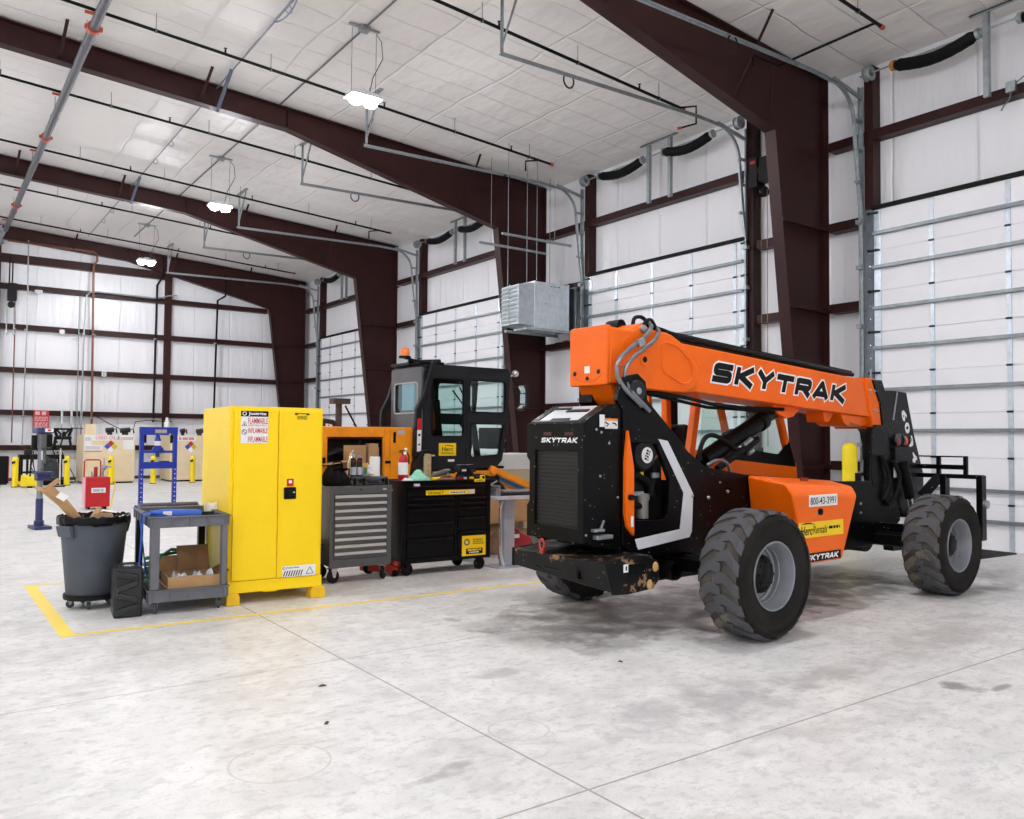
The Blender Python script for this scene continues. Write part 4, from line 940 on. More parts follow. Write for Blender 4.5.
sticker('warning_label', kf, .235, .28, PAPER, K, .002, .20, 1.53); sticker('label_header', kf, .235, .048, INKK, K, .003, .20, 1.646)
text('Justrite', kf, .155, .034, INKW, K, .222, 1.645, 0, .0035, .02)
text('FLAMMABLE', kf, .17, .05, INKR, K, .228, 1.585, 0, .003, .012); text('KEEP FIRE AWAY', kf, .165, .016, INKR, K, .228, 1.545, 0, .003)
text('INFLAMABLE', kf, .17, .045, INKR, K, .228, 1.50, 0, .003, .012); text('INFLAMMABLE', kf, .17, .048, INKR, K, .228, 1.425, 0, .003, .012)
def ringmark(o, fr, x, y, r, t, parent, m=INKK, d0=.003, d1=.0035, seg=18, bar=False, nm='symbol'):
    mb = MB(); vs = []
    for k in range(seg):
        w = 2*PI*k/seg
        vs += [fr.p(x+r*math.cos(w), y+r*math.sin(w), d1), fr.p(x+(r-t)*math.cos(w), y+(r-t)*math.sin(w), d1)]
    fs = [(2*k, 2*((k+1) % seg), 2*((k+1) % seg)+1, 2*k+1) for k in range(seg)]
    mb.add(vs, fs)
    if bar:
        a = r*.7; mb.add([fr.p(x-a-t*.4, y+a-t*.4, d1), fr.p(x-a+t*.4, y+a+t*.4, d1), fr.p(x+a+t*.4, y-a+t*.4, d1), fr.p(x+a-t*.4, y-a-t*.4, d1)], [(0, 1, 2, 3)])
    return obj(nm, mb, m, parent, smooth=False)
def trimark(fr, x, y, r, t, parent, m=INKK, d=.0034, nm='symbol'):
    mb = MB(); vs = []
    for rr in (r, r-t*1.6):
        for k in range(3):
            w = PI/2+k*2*PI/3; vs.append(fr.p(x+rr*math.cos(w), y+rr*math.sin(w), d))
    mb.add(vs, [(k, (k+1) % 3, 3+(k+1) % 3, 3+k) for k in range(3)]); return obj(nm, mb, m, parent, smooth=False)
ringmark(None, kf, .112, 1.647, .018, .006, K, INKW, d1=.0036); ringmark(None, kf, .112, 1.487, .023, .005, K, bar=True); trimark(kf, .112, 1.553, .028, .004, K)
obj('flame_mark', MB().add([kf.p(.105, 1.545, .0034), kf.p(.119, 1.545, .0034), kf.p(.113, 1.562, .0034)], [(0, 1, 2)]), INKK, K, smooth=False)
obj('approval_label', MB().box(.555, .58, -.004, 0, 1.645, 1.66).box(.66, .685, -.004, 0, 1.645, 1.66).box(.58, .66, -.004, 0, 1.655, 1.66), INKK, K, smooth=False)
fineprint(kf, .62, 1.62, .09, .03, 3, mat('olive_ink', '#8a7a10', .5), K)
obj('handle_plate', MB().box(.465, .575, -.012, 0, .895, 1.0), INKK, K, .01); obj('paddle_handle', MB().cyl((.515, -.03, .945), (.515, -.012, .945), .028, 18).box(.49, .545, -.035, -.02, .935, .957), BLACK, K, .004); obj('lock', MB().cyl((.553, -.018, .955), (.553, -.01, .955), .008, 10), CHROME, K)
obj('red_tag', MB().box(.492, .552, -.006, 0, 1.01, 1.075), INKR, K, smooth=False); obj('red_tag_mark', MB().box(.508, .536, -.0075, -.006, 1.035, 1.06), PAPER, K, smooth=False)
sticker('hazard_label', kf, .30, .095, PAPER, K, .002, .615, .255); text('Justrite', kf, .12, .022, INKK, K, .555, .285, .1, .0028, .012)
mb = MB()
for k in range(8): mb.add([kf.p(.470+k*.022, .212, .003), kf.p(.480+k*.022, .212, .003), kf.p(.497+k*.022, .262, .003), kf.p(.487+k*.022, .262, .003)], [(0, 1, 2, 3)])
obj('hazard_stripes', mb, INKK, K, smooth=False); trimark(kf, .712, .243, .042, .006, K); ringmark(None, kf, .478, .285, .012, .004, K)
obj('hasp', MB().bar((.30, .01, .10), (.42, .02, .095), .04, .008), CY, K)

# ------------------------------------------------------------------ grey tool chest
TG = mat('chest_grey', '#5b5b5c', .42, .2, .06, 8); ALU = mat('drawer_pull', '#c4c2bf', .4, .2, .05)
def caster(parent, x, y, r, m=BLACK, fork=GALV, w=.035, plate=True, rot=0.):
    c = node('caster', parent, (x, y, 0), rot)
    obj('wheel', MB().lathe([(.01, -w/2), (r*.8, -w/2), (r, -w*.3), (r, w*.3), (r*.8, w/2), (.01, w/2)], (0, 0, r), 'Y', 22, True), m, c)
    mb = MB()
    for s in (-1, 1): mb.pxz([(-r*.25, r*.9), (r*.25, r*.9), (r*.55, 2.15*r), (-r*.55, 2.15*r)], s*(w/2+.004)-.002, s*(w/2+.004)+.002)
    mb.box(-r*.7, r*.7, -w, w, 2.1*r, 2.2*r); mb.cyl((0, -w/2-.01, r), (0, w/2+.01, r), r*.18, 8); obj('fork', mb, fork, c)
    return c
G = thing('tool_chest', 'grey rolling tool chest with nine shallow drawers', 'tool chest', (3.315, 7.61, 0), rad(-2.5))
obj('carcass', MB().box(0, .66, .02, .48, .17, .955), TG, G, .008); obj('face_frame', MB().pxz([(0, .155), (.66, .155), (.66, .96), (0, .96)], .0, .03, [[(.04, .235), (.04, .88), (.61, .88), (.61, .235)]]), TG, G, .005)
for k in range(9):
    z = .875-k*.0705
    dr = obj('drawer', MB().box(.045, .605, -.002, .03, z-.066, z-.003), TG, G, .003)
    mb = MB(); mb.pyz([(-.016, z-.03), (-.016, z-.008), (.0, z-.003), (.004, z-.003), (.004, z-.035)], .05, .60); obj('drawer_pull', mb, ALU, dr, smooth=False)
obj('lock', MB().cyl((.32, -.006, .92), (.32, .0, .92), .010, 12), CHROME, G); obj('name_plate', MB().box(.56, .60, -.003, 0, .915, .93), ALU, G)
obj('side_handle', MB().tube([(.66, .1, .90), (.71, .1, .90), (.71, .36, .90), (.66, .36, .90)], .012, 8), CHROME, G)
for x, y, r_ in ((.06, .06, .3), (.60, .06, .8), (.06, .42, 0), (.60, .42, 0)): caster(G, x, y, .068, mat('caster_black', '#1a1a1b', .5), CHROME if y < .2 else DARKMETAL, .04, rot=r_)
# things on the grey chest
t = thing('tool_case', 'black plastic tool case lying on the grey tool chest', 'tool case', (3.56, 7.66, .956), rad(-2))
obj('shell', MB().box(0, .42, 0, .28, .004, .05).box(.01, .41, .01, .27, .05, .092), mat('case_black', '#434346', .5), t, .012); obj('rib', MB().box(.02, .05, -.006, .0, .01, .08).box(.37, .40, -.006, 0, .01, .08).box(.12, .15, -.006, 0, .01, .08), BLACK, t, .004)
obj('handle', MB().tube([(.18, 0, .04), (.18, -.03, .04), (.28, -.03, .04), (.28, 0, .04)], .009, 6), BLACK, t); obj('latch', MB().box(.08, .11, -.012, 0, .035, .07), BLACK, t, .003); obj('latch', MB().box(.33, .36, -.012, 0, .035, .07), BLACK, t, .003)
t = thing('tool_bag', 'slumped black fabric tool bag on the left of the grey chest', 'bag', (3.46, 7.82, .956), .2)
def blob(n, m, f): return MB().grid(n, m, f)
obj('body', MB().grid(20, 10, lambda u, v: ((.13+.05*math.sin(v*PI))*math.cos(2*PI*u)*(1-v*.55)*(1+.08*math.sin(9*u*2*PI))-.03*v, (.11+.03*math.sin(v*PI))*math.sin(2*PI*u)*(1-v*.5), v*.20+.012*math.sin(7*2*PI*u)*v*(1-v)*3)), mat('bag_fabric', '#131314', .9, 0, .2, 30), t)
obj('flap', MB().grid(8, 6, lambda u, v: (-.07+.16*u-.01*v, -.1+.16*v, .19-.05*abs(u-.4)+.01*math.sin(u*9)-.03*v)), mat('bag_fabric', '#131314'), t, solid=.008); obj('strap', MB().tube([(-.08, -.02, .17), (-.05, -.04, .24), (.03, -.04, .245), (.07, -.02, .17)], .01, 6), mat('bag_fabric', '#131314'), t)
def spray(name, label, x, y, z, h=.2):
    t = thing(name, label, 'bottle', (x, y, z))
    obj('body', MB().lathe([(.001, 0), (.026, 0), (.029, .004), (.029, h*.78), (.024, h*.86), (.012, h*.9), (.001, h*.9)], seg=20), mat('can_dark', '#20242c', .3), t)
    obj('label', MB().lathe([(.0295, h*.08), (.0297, h*.08), (.0297, h*.45), (.0295, h*.45)], seg=20, close=True), mat('label_pale', '#aab4c6', .5), t)
    obj('shoulder_band', MB().lathe([(.0295, h*.7), (.0297, h*.7), (.0297, h*.77), (.0295, h*.77)], seg=20, close=True), mat('can_maroon', '#5d1420', .4), t)
    obj('nozzle', MB().lathe([(.001, h*.9), (.014, h*.9), (.014, h*1.02), (.008, h*1.06), (.001, h*1.06)], seg=14).cbox((-.014, -.006, h*1.0), (.03, .012, .012)), mat('nozzle_grey', '#9a9da0', .4, .3), t)
    return t
spray('spray_bottle', 'dark bottle with pale label, left of a pair on the tool case', 3.615, 7.74, 1.048, .215); spray('spray_bottle', 'dark bottle with pale label, right of a pair on the tool case', 3.682, 7.735, 1.048, .215)
t = thing('metal_jug', 'small silver spouted can behind the pair of dark bottles', 'can', (3.63, 7.83, 1.048)); obj('body', MB().lathe([(.001, 0), (.035, 0), (.035, .14), (.02, .19), (.012, .23), (.001, .235)], seg=18), CHROME, t); obj('spout', MB().tube([(0, 0, .22), (.02, -.01, .27), (.04, -.02, .25)], .006, 6), CHROME, t)
t = thing('white_cup', 'white paper roll standing on the tool case right of the bottles', 'paper roll', (3.875, 7.78, 1.048)); obj('roll', MB().lathe([(.012, 0), (.056, 0), (.054, .195), (.05, .20), (.012, .20)], seg=24, close=True), PAPER, t); obj('core', MB().lathe([(.010, .002), (.0125, .002), (.0125, .201), (.010, .201)], seg=14, close=True), CARD, t)
t = thing('food_wrapper', 'crumpled white wrapper with green marking leaning on the white roll', 'wrapper', (3.765, 7.77, 1.048), .1)
obj('sheet', MB().grid(8, 6, lambda u, v: (-.06+.13*u+.01*math.sin(v*7), .03*math.sin(u*5+v*3)+.02*v, .13*v*(1-.25*abs(u-.6))+.012*math.sin(u*11))), PAPER, t, solid=.003); obj('green_mark', MB().box(-.03, .0, -.034, -.030, .02, .09), mat('green_print', '#2f7d46', .5), t, .001); obj('gold_foil', MB().grid(4, 4, lambda u, v: (-.06+.07*u, -.028+.012*math.sin(u*6), .095+.05*v-.02*u)), mat('foil_gold', '#c7a04a', .35, .4), t, solid=.002)
t = thing('cardboard_flap', 'bent piece of brown cardboard on the tool case edge', 'cardboard', (3.76, 7.69, 1.05), .3); obj('sheet', MB().grid(4, 2, lambda u, v: (-.06+.12*u, -.03+.07*v, .008+.015*abs(u-.5))), CARD, t, solid=.004)

# ------------------------------------------------------------------ black tool chest
BC = mat('chest_black', '#0b0b0c', .38, 0, .1, 6)
B = thing('tool_chest', 'wide black rolling tool chest with yellow labels', 'tool chest', (4.115, 7.61, 0), rad(-2.6))
obj('carcass', MB().box(0, 1.08, .02, .48, .15, .965), BC, B, .008)
obj('tray', MB().pxy([(0, 0), (1.08, 0), (1.08, .48), (0, .48)], .965, .995, [[(.025, .025), (.025, .455), (1.055, .455), (1.055, .025)]]).box(0, 1.08, 0, .48, .955, .984), BC, B, .004)
obj('face_rail', MB().box(0, 1.08, 0, .03, .13, .18).box(0, .05, 0, .03, .15, .96).box(1.03, 1.08, 0, .03, .15, .96).box(.63, .66, 0, .03, .15, .80), BC, B, .004)
for x0, x1, zs in ((.06, 1.02, [(.825, .945)]), (.06, .62, [(.765, .815), (.71, .755), (.56, .70), (.395, .55), (.19, .385)]), (.67, 1.02, [(.765, .815), (.71, .755), (.60, .70), (.45, .59), (.19, .44)])):
    for z0, z1 in zs:
        dr = obj('drawer', MB().box(x0, x1, -.004, .03, z0, z1), BC, B, .003); obj('drawer_pull', MB().pyz([(-.024, z1-.022), (-.024, z1-.012), (-.004, z1-.002), (-.004, z1-.022)], x0+.01, x1-.01), mat('pull_black', '#1c1c1e', .3, .4), dr, smooth=False)
bf2 = Fr((0, -.005, 0), (1, 0, 0), (0, 0, 1))
sticker('brand_strip', bf2, .60, .05, YEL, B, .002, .57, .865); text('DEWALT', bf2, .19, .03, INKK, B, .39, .863, .1, .003, .012); obj('strip_white', MB().box(.555, .77, -.0085, -.0065, .85, .875), PAPER, B, smooth=False); fineprint(bf2, .66, .8625, .19, .012, 1, DARKMETAL, B, .0045)
sticker('flag_label', bf2, .07, .04, mat('flag_blue', '#c9c6da', .5), B, .003, .83, .867)
sticker('tray_label', bf2, .135, .032, YEL, B, .006, .93, .985); fineprint(bf2, .93, .985, .10, .016, 2, mat('olive_ink', '#8a7a10'), B, .008); sticker('paper_label', bf2, .07, .04, mat('label_lilac', '#cfc9dc', .5), B, .006, .16, .945)
sticker('feature_sticker', bf2, .30, .22, YEL, B, .003, .865, .275); ringmark(None, bf2, .775, .315, .038, .018, B, mat('badge_grey', '#6f6b63', .5), d1=.0045); fineprint(bf2, .92, .318, .14, .06, 3, mat('olive_ink', '#8a7a10'), B, .004)
obj('sticker_band', MB().box(.765, .975, -.0105, -.0085, .185, .245), INKK, B, smooth=False); fineprint(bf2, .87, .228, .17, .02, 1, YEL, B, .006); fineprint(bf2, .87, .203, .13, .012, 1, INKW, B, .006)
for x, y, r_ in ((.09, .07, 0), (.98, .07, .1), (.09, .42, 0), (.90, .42, 0)): caster(B, x, y, .065, BLACK, BLACK, .05, rot=r_)
CT = .984
def onB(x, y): # chest-local to world
    c_, s_ = math.cos(rad(-2.6)), math.sin(rad(-2.6)); return (4.115+x*c_-y*s_, 7.61+x*s_+y*c_)
x, y = onB(.10, .20)
t = thing('fire_extinguisher', 'red fire extinguisher with white label standing on the black tool chest', 'fire extinguisher', (x, y, CT))
obj('cylinder', MB().lathe([(.001, 0), (.045, 0), (.052, .01), (.052, .225), (.045, .255), (.025, .275), (.018, .285), (.001, .285)], seg=24), RED, t); obj('label', MB().lathe([(.0525, .07), (.0528, .07), (.0528, .20), (.0525, .20)], seg=24, close=True), PAPER, t)
obj('valve', MB().cyl((0, 0, .28), (0, 0, .31), .014, 12).box(-.05, .02, -.01, .01, .305, .317).bar((-.045, 0, .33), (.02, 0, .325), .018, .008), BLACK, t); obj('gauge', MB().cyl((.005, -.02, .30), (.005, -.03, .30), .018, 14), PAPER, t); obj('hose', MB().tube([(.015, 0, .30), (.05, 0, .30), (.068, 0, .26), (.062, -.01, .18)], .008, 8), BLACK, t); obj('safety_seal', MB().ball((.03, 0, .34), .016, 8), PAPER, t)
x, y = onB(.235, .12)
t = thing('shop_rag', 'crumpled mint green shop rag on the black tool chest', 'rag', (x, y, CT))
obj('cloth', MB().grid(16, 12, lambda u, v: ((u-.5)*.24, (v-.5)*.2, max(.004, .075*(max(0, math.sin(PI*u))*max(0, math.sin(PI*v)))**.45*(1+.3*math.sin(11*u+6*v))*(1-.25*math.sin(9*v+2*u))+.004)+.012*math.sin(19*u)*math.sin(13*v)*math.sin(PI*u)*math.sin(PI*v))), mat('rag_green', '#8fcfb2', .85, 0, .08, 20), t, solid=.003)
x, y = onB(.02+.06, .05); t = thing('shop_rag', 'small white rag at the left front edge of the black tool chest', 'rag', (x, y, .995)); obj('cloth', MB().grid(8, 6, lambda u, v: ((u-.5)*.11, (v-.5)*.08, .004+.03*math.sin(PI*u)*math.sin(PI*v)*(1+.4*math.sin(9*u)))), PAPER, t, solid=.003)
x, y = onB(.39, .2)
t = thing('trigger_sprayer', 'tan upright hand pump with side lever on the black tool chest', 'hand pump', (x, y, CT)); obj('body', MB().box(-.035, .035, -.03, .03, 0, .27).box(-.03, .03, -.025, .025, .27, .29), mat('dirty_tan', '#a48f6c', .7, 0, .3, 25), t, .012); obj('lever', MB().bar((.03, 0, .272), (.085, 0, .268), .02, .012).box(.05, .085, -.012, .012, .262, .28), mat('dirty_tan', '#a48f6c'), t, .003); obj('collar', MB().box(-.04, .04, -.034, .034, .0, .03), GALV, t, .004)
x, y = onB(.43, .09); t = thing('caulk_tube', 'yellow capped tool lying in front of the tan pump', 'tool', (x, y, CT), .1); obj('handle', MB().cyl((-.05, 0, .022), (.05, 0, .022), .02, 12), YEL, t); obj('shank', MB().cyl((.05, 0, .022), (.10, 0, .022), .009, 8), CHROME, t)
x, y = onB(.56, .22); t = thing('hand_grinder', 'grey angle grinder lying behind the wrenches on the black chest', 'power tool', (x, y, CT), .25)
obj('body', MB().tube([(-.14, 0, .04), (-.08, 0, .06), (.02, 0, .08), (.10, 0, .09)], [.025, .028, .03, .034], 12), mat('tool_grey', '#6c6a66', .4, .5, .2, 20), t); obj('head', MB().cyl((.11, 0, .05), (.11, 0, .12), .035, 16), GALV, t, .004); obj('disc', MB().cyl((.11, 0, .035), (.11, 0, .042), .058, 22), DARKMETAL, t); obj('side_handle', MB().cyl((.11, -.03, .09), (.11, -.11, .085), .014, 10), BLACK, t)
for i, (cx, cy, a, L, lb) in enumerate(((.53, .07, .1, .2, 'steel wrench nearest the front edge of the black tool chest'), (.62, .13, -.15, .22, 'steel wrench lying crosswise behind the front wrench on the black chest'), (.50, .15, .4, .14, 'short steel socket bar beside the tan pump'))):
    x, y = onB(cx, cy); t = thing('wrench', lb, 'wrench', (x, y, CT), a); obj('shank', MB().box(-L/2, L/2, -.008, .008, .0, .03), CHROME, t, .004); obj('jaw', MB().pxy([(L/2, -.02), (L/2+.035, -.022), (L/2+.02, -.008), (L/2+.02, .008), (L/2+.035, .022), (L/2, .02)], 0, .034), CHROME, t, .003)
for i, (cx, cy, z, lb) in enumerate(((.80, .16, 0, 'black battery pack, lowest of the stack on the black chest'), (.91, .2, 0.0, 'black battery pack right of the lowest stack on the black chest'), (.79, .17, .085, 'black battery pack on top of the stack on the black chest'), (.915, .2, .085, 'black battery pack on top, right of its twin'))):
    x, y = onB(cx, cy); t = thing('battery_pack', lb, 'battery', (x, y, CT+z), .1*i-.1, group='battery packs on the black chest'); obj('case', MB().box(-.052, .052, -.06, .06, 0, .06).box(-.042, .042, -.05, .045, .06, .082), mat('battery_black', '#17181a', .5), t, .007); obj('label', MB().box(-.03, .03, -.063, -.06, .012, .035), [mat('flag_blue', '#c9c6da'), YEL, mat('flag_blue', '#c9c6da'), DARKMETAL][i], t)
    obj('terminal_rail', MB().box(-.03, -.024, -.035, .03, .08, .085).box(.024, .03, -.035, .03, .08, .085), GALV, t)
x, y = onB(.73, .07); t = thing('tape_measure', 'small red and grey tape measure at the front of the black tool chest', 'tool', (x, y, CT)); obj('case', MB().box(-.035, .035, -.02, .02, 0, .05), DARKMETAL, t, .01); obj('band', MB().box(-.036, .036, -.021, .021, .02, .032), RED, t, .004); obj('tape', MB().box(.03, .06, -.01, .01, .002, .005), YEL, t)
x, y = onB(1.02, .08); t = thing('tape_measure', 'yellow tape measure on the right front corner of the black chest', 'tool', (x, y, CT)); obj('case', MB().box(-.03, .03, -.02, .02, 0, .055), YEL, t, .012); obj('hub', MB().cyl((0, -.022, .03), (0, -.02, .03), .017, 14), BLACK, t); obj('tape', MB().box(.03, .05, -.01, .01, .003, .006), YEL, t)

# black crates between the cabinet and the grey chest
for i, (z, h, lb) in enumerate(((0, .21, 'black plastic crate on the floor between cabinet and grey chest, lower one'), (.212, .19, 'black plastic crate between cabinet and grey chest, stacked on the lower'))):
    t = thing('storage_crate', lb, 'crate', (3.14, 7.66, z), rad(-3)); obj('tub', MB().box(-.07, .12, 0, .4, 0, h*.8), mat('crate_black', '#141416', .55), t, .012); obj('lid', MB().box(-.078, .128, -.008, .408, h*.8, h), mat('crate_black', '#141416'), t, .01); obj('latch', MB().box(.0, .05, -.016, -.006, h*.62, h*.92), BLACK, t, .004)
# red floor jack under the chests
t = thing('floor_jack', 'red floor jack saddle poking out between the two tool chests', 'jack', (4.06, 7.9, 0), .5); obj('frame', MB().pyz([(-.22, .03), (-.22, .09), (.05, .15), (.25, .12), (.25, .03)], -.09, -.05).pyz([(-.22, .03), (-.22, .09), (.05, .15), (.25, .12), (.25, .03)], .05, .09), mat('jack_red', '#b3301c', .45), t, .006); obj('wheel', MB().cyl((-.1, -.2, .035), (-.06, -.2, .035), .035, 14), BLACK, t); obj('wheel', MB().cyl((.06, -.2, .035), (.1, -.2, .035), .035, 14), BLACK, t); obj('saddle', MB().cyl((0, -.15, .1), (0, -.15, .15), .05, 16).bar((0, .2, .1), (0, -.15, .1), .04, .04), mat('jack_red', '#b3301c'), t)

# ------------------------------------------------------------------ vise stand
V = thing('work_stand', 'grey steel pedestal stand with a small tray top right of the black chest', 'work stand', (5.45, 7.62, 0), rad(-3)); LG = mat('light_grey_paint', '#a2a5ad', .45, .1, .08, 8)
obj('post', MB().box(-.06, .08, -.06, .06, .01, .77), LG, V, .008); obj('foot_plate', MB().box(-.2, .12, -.15, .15, 0, .012), LG, V, .003); obj('tray', MB().pxy([(-.24, -.2), (.38, -.2), (.38, .2), (-.24, .2)], .77, .80).box(-.24, .38, -.2, -.194, .80, .812), mat('tray_pale', '#c9ccd2', .4, .2), V, .003)
obj('side_tube', MB().tube([(-.12, -.1, .74), (-.17, -.14, .66), (-.17, -.15, .2), (-.12, -.14, .03)], .016, 8), CHROME, V)
t = thing('bench_grinder', 'low chrome bench tool with rollers on the pedestal stand', 'bench tool', (5.52, 7.6, .801), rad(-4)); obj('base', MB().box(-.2, .26, -.12, .1, 0, .025), DARKMETAL, t, .006); obj('roller', MB().cyl((-.16, -.05, .045), (.24, -.05, .045), .022, 14), CHROME, t); obj('roller', MB().cyl((-.16, .04, .045), (.24, .04, .045), .022, 14), CHROME, t); obj('clamp', MB().box(-.26, -.2, -.08, .06, .0, .09).cyl((-.23, -.11, .11), (-.23, .08, .11), .014, 8).cyl((-.3, 0, .12), (-.2, 0, .17), .01, 8), GALV, t, .005)
t = thing('fuel_can', 'red fuel can on the floor behind the pedestal stand', 'fuel can', (5.72, 7.98, 0), rad(6)); obj('body', MB().pxz([(-.06, 0), (.33, 0), (.33, .25), (.28, .28), (.08, .345), (-.06, .345)], -.1, .1), mat('can_red', '#a31323', .45), t, .02, 3); obj('handle', MB().tube([(.0, 0, .34), (.02, 0, .37), (.13, 0, .36), (.25, 0, .29)], .016, 8), mat('can_red', '#a31323'), t); obj('label', MB().box(.0, .11, -.104, -.1, .27, .315), PAPER, t); obj('cap', MB().cyl((-.02, 0, .345), (-.02, 0, .385), .03, 14), BLACK, t)
t = thing('cardboard_box', 'brown cardboard box on a stack behind the pedestal stand', 'box', (6.1, 8.75, .38), .1); obj('carton', MB().box(-.35, .35, -.25, .25, 0, .38), CARD, t, .004); obj('tape', MB().box(-.352, .352, -.03, .03, .376, .382), mat('packing_tape', '#c9b48c', .4), t)
t = thing('timber_pile', 'rough timber pallet holding the cardboard box behind the stand', 'pallet', (6.1, 8.75, 0), .1)
for k in range(3): obj('bearer', MB().box(-.42, .42, -.3+k*.26, -.22+k*.26, .02, .24), mat('rough_wood', '#8b7558', .85, 0, .25, 12), t, .004)
for k in range(5): obj('deck_board', MB().box(-.44+k*.18, -.30+k*.18, -.32, .32, .24, .27), mat('rough_wood', '#8b7558'), t, .003)
obj('block', MB().box(-.3, .3, -.2, .2, .27, .38), mat('rough_wood', '#8b7558'), t, .004)
t = thing('orange_pump', 'small orange motor box on a bracket right of the black chest', 'motor', (5.36, 8.4, .42)); obj('case', MB().box(-.1, .08, -.1, .1, .12, .34), mat('loader_orange', '#f0920c', .4), t, .01); obj('stand', MB().box(-.08, -.05, -.08, .08, -.42, .12).box(.03, .06, -.08, .08, -.42, .12), DARKMETAL, t); obj('jug', MB().lathe([(.001, -.30), (.07, -.30), (.07, -.05), (.03, 0), (.001, 0)], (0, -.14, 0), 'Z', 16), mat('jug_white', '#c7c8c6', .6), t)

# ------------------------------------------------------------------ utility cart and what it carries
CG = mat('cart_grey', '#63646a', .6, 0, .08, 10)
C = thing('utility_cart', 'grey plastic two-shelf utility cart beside the yellow cabinet', 'cart', (1.54, 7.08, 0), rad(-5)); cw, cd = .618, 1.06
def tray(z, h, nm):
    mb = MB(); mb.pxy([(0, 0), (cw, 0), (cw, cd), (0, cd)], z, z+h, [[(.035, .035), (.035, cd-.035), (cw-.035, cd-.035), (cw-.035, .035)]]); mb.box(.02, cw-.02, .02, cd-.02, z, z+.02)
    mb.pxy([(-.012, -.012), (cw+.012, -.012), (cw+.012, cd+.012), (-.012, cd+.012)], z+h-.012, z+h, [[(.02, .02), (.02, cd-.02), (cw-.02, cd-.02), (cw-.02, .02)]])
    for k in range(5): mb.box(.02+k*(cw-.06)/4, .036+k*(cw-.06)/4, -.01, .0, z+.005, z+h-.01)
    for k in range(7): mb.box(-.01, 0, .03+k*(cd-.08)/6, .046+k*(cd-.08)/6, z+.005, z+h-.01); mb.box(cw, cw+.01, .03+k*(cd-.08)/6, .046+k*(cd-.08)/6, z+.005, z+h-.01)
    return obj(nm, mb, CG, C, .004, 1)
tray(.70, .09, 'upper_tray'); tray(.10, .10, 'lower_tray')
for x0, x1, y0, y1, m_ in ((0.01, .08, .005, .09, CG), (cw-.055, cw-.01, .005, .09, CG), (.01, .07, cd-.09, cd-.01, BLACK), (cw-.07, cw-.01, cd-.09, cd-.01, BLACK)): obj('leg', MB().box(x0, x1, y0, y1, .2, .72), m_, C, .008)
for x, y in ((.06, .08), (cw-.06, .08), (.06, cd-.08), (cw-.06, cd-.08)): caster(C, x, y, .046, mat('caster_grey', '#4d4e50', .6), GALV, .03, rot=PI/2-.15)
obj('push_handle', MB().tube([(.05, cd, .76), (.05, cd+.12, .80), (cw-.05, cd+.12, .80), (cw-.05, cd, .76)], .018, 10), CG, C)
def onC(x, y): c_, s_ = math.cos(rad(-5)), math.sin(rad(-5)); return (1.54+x*c_-y*s_, 7.08+x*s_+y*c_)
BLUE = mat('blue_plastic', '#2f62c4', .5, 0, .08, 12)
x, y = onC(.21, .2); t = thing('blue_bag', 'rolled blue bag lying on the front of the cart top', 'bag', (x, y, .738), .02); obj('roll', MB().tube([(-.16, 0, .05), (-.08, .0, .055), (.06, .01, .05), (.22, .02, .045)], [.04, .046, .044, .036], 14), BLUE, t); obj('flap', MB().grid(8, 4, lambda u, v: (-.20+.14*u, -.06+.02*v-.04*u*v, .03+.07*v-.05*u*v)), BLUE, t, solid=.006); obj('paper_tag', MB().box(-.10, -.03, -.055, -.05, .05, .085), PAPER, t)
t = thing('ratchet_strap', 'blue webbing straps hanging from the left end of the cart', 'strap', (*onC(-.02, .10), 0)); STR = mat('strap_webbing', '#1f55ad', .7)
def ribbon(pts, w, m, nm, parent, side=(0, 1, 0)): return obj(nm, MB().sweep(pts, w, .004, side), m, parent)
ribbon([(.12, .02, .81), (.04, .0, .815), (-.015, -.01, .80), (-.03, -.01, .70), (-.035, -.01, .55), (-.05, -.02, .35), (-.055, .0, .2)], .045, STR, 'webbing', t); ribbon([(.1, .1, .81), (.0, .1, .815), (-.02, .1, .74), (.01, .1, .5), (.03, .12, .33), (.0, .13, .26)], .04, STR, 'webbing', t); ribbon([(-.02, .05, .8), (-.022, .05, .6), (.02, .06, .4), (.03, .05, .3)], .025, BLACK, 'webbing', t)
x, y = onC(.5, .2); t = thing('paper_sheet', 'crumpled white paper standing at the right rear of the cart top', 'paper', (*onC(.57, .55), .722), .2); obj('sheet', MB().grid(5, 5, lambda u, v: ((u-.5)*.11, .03*math.sin(4*u)+.02*v, .13*v+.01*math.sin(u*7))), PAPER, t, solid=.002)
t = thing('tool_roll', 'black tool lying in the right of the cart top', 'tool', (*onC(.44, .25), .722), -.1); obj('body', MB().cyl((-.1, 0, .05), (.1, 0, .05), .03, 12), BLACK, t); obj('tip', MB().cyl((.1, 0, .05), (.15, 0, .05), .014, 8), DARKMETAL, t)
t = thing('cardboard_box', 'open brown cardboard box on the lower shelf of the cart', 'box', (*onC(.155, .06), .122), rad(-5)); bw, bd, bh = .42, .38, .165
obj('carton', MB().pxy([(0, 0), (bw, 0), (bw, bd), (0, bd)], 0, bh, [[(.006, .006), (.006, bd-.006), (bw-.006, bd-.006), (bw-.006, .006)]]).box(0, bw, 0, bd, 0, .006), CARD, t)
obj('flap', MB().obox((bw*.62, bd+.03, bh+.10), (.13, 0, 0), (0, .003, 0), (0, .05, .10)), CARDD, t); obj('flap', MB().obox((bw*.22, bd+.03, bh+.06), (.12, 0, 0), (0, .003, 0), (0, .04, .06)), CARDD, t); obj('flap', MB().obox((-.05, bd/2, bh-.04), (.05, 0, -.05), (0, bd/2, 0), (.002, 0, .002)), CARD, t); obj('flap', MB().obox((bw+.03, bd/2, bh+.01), (.035, 0, .02), (0, bd/2, 0), (-.002, 0, .002)), CARDD, t)
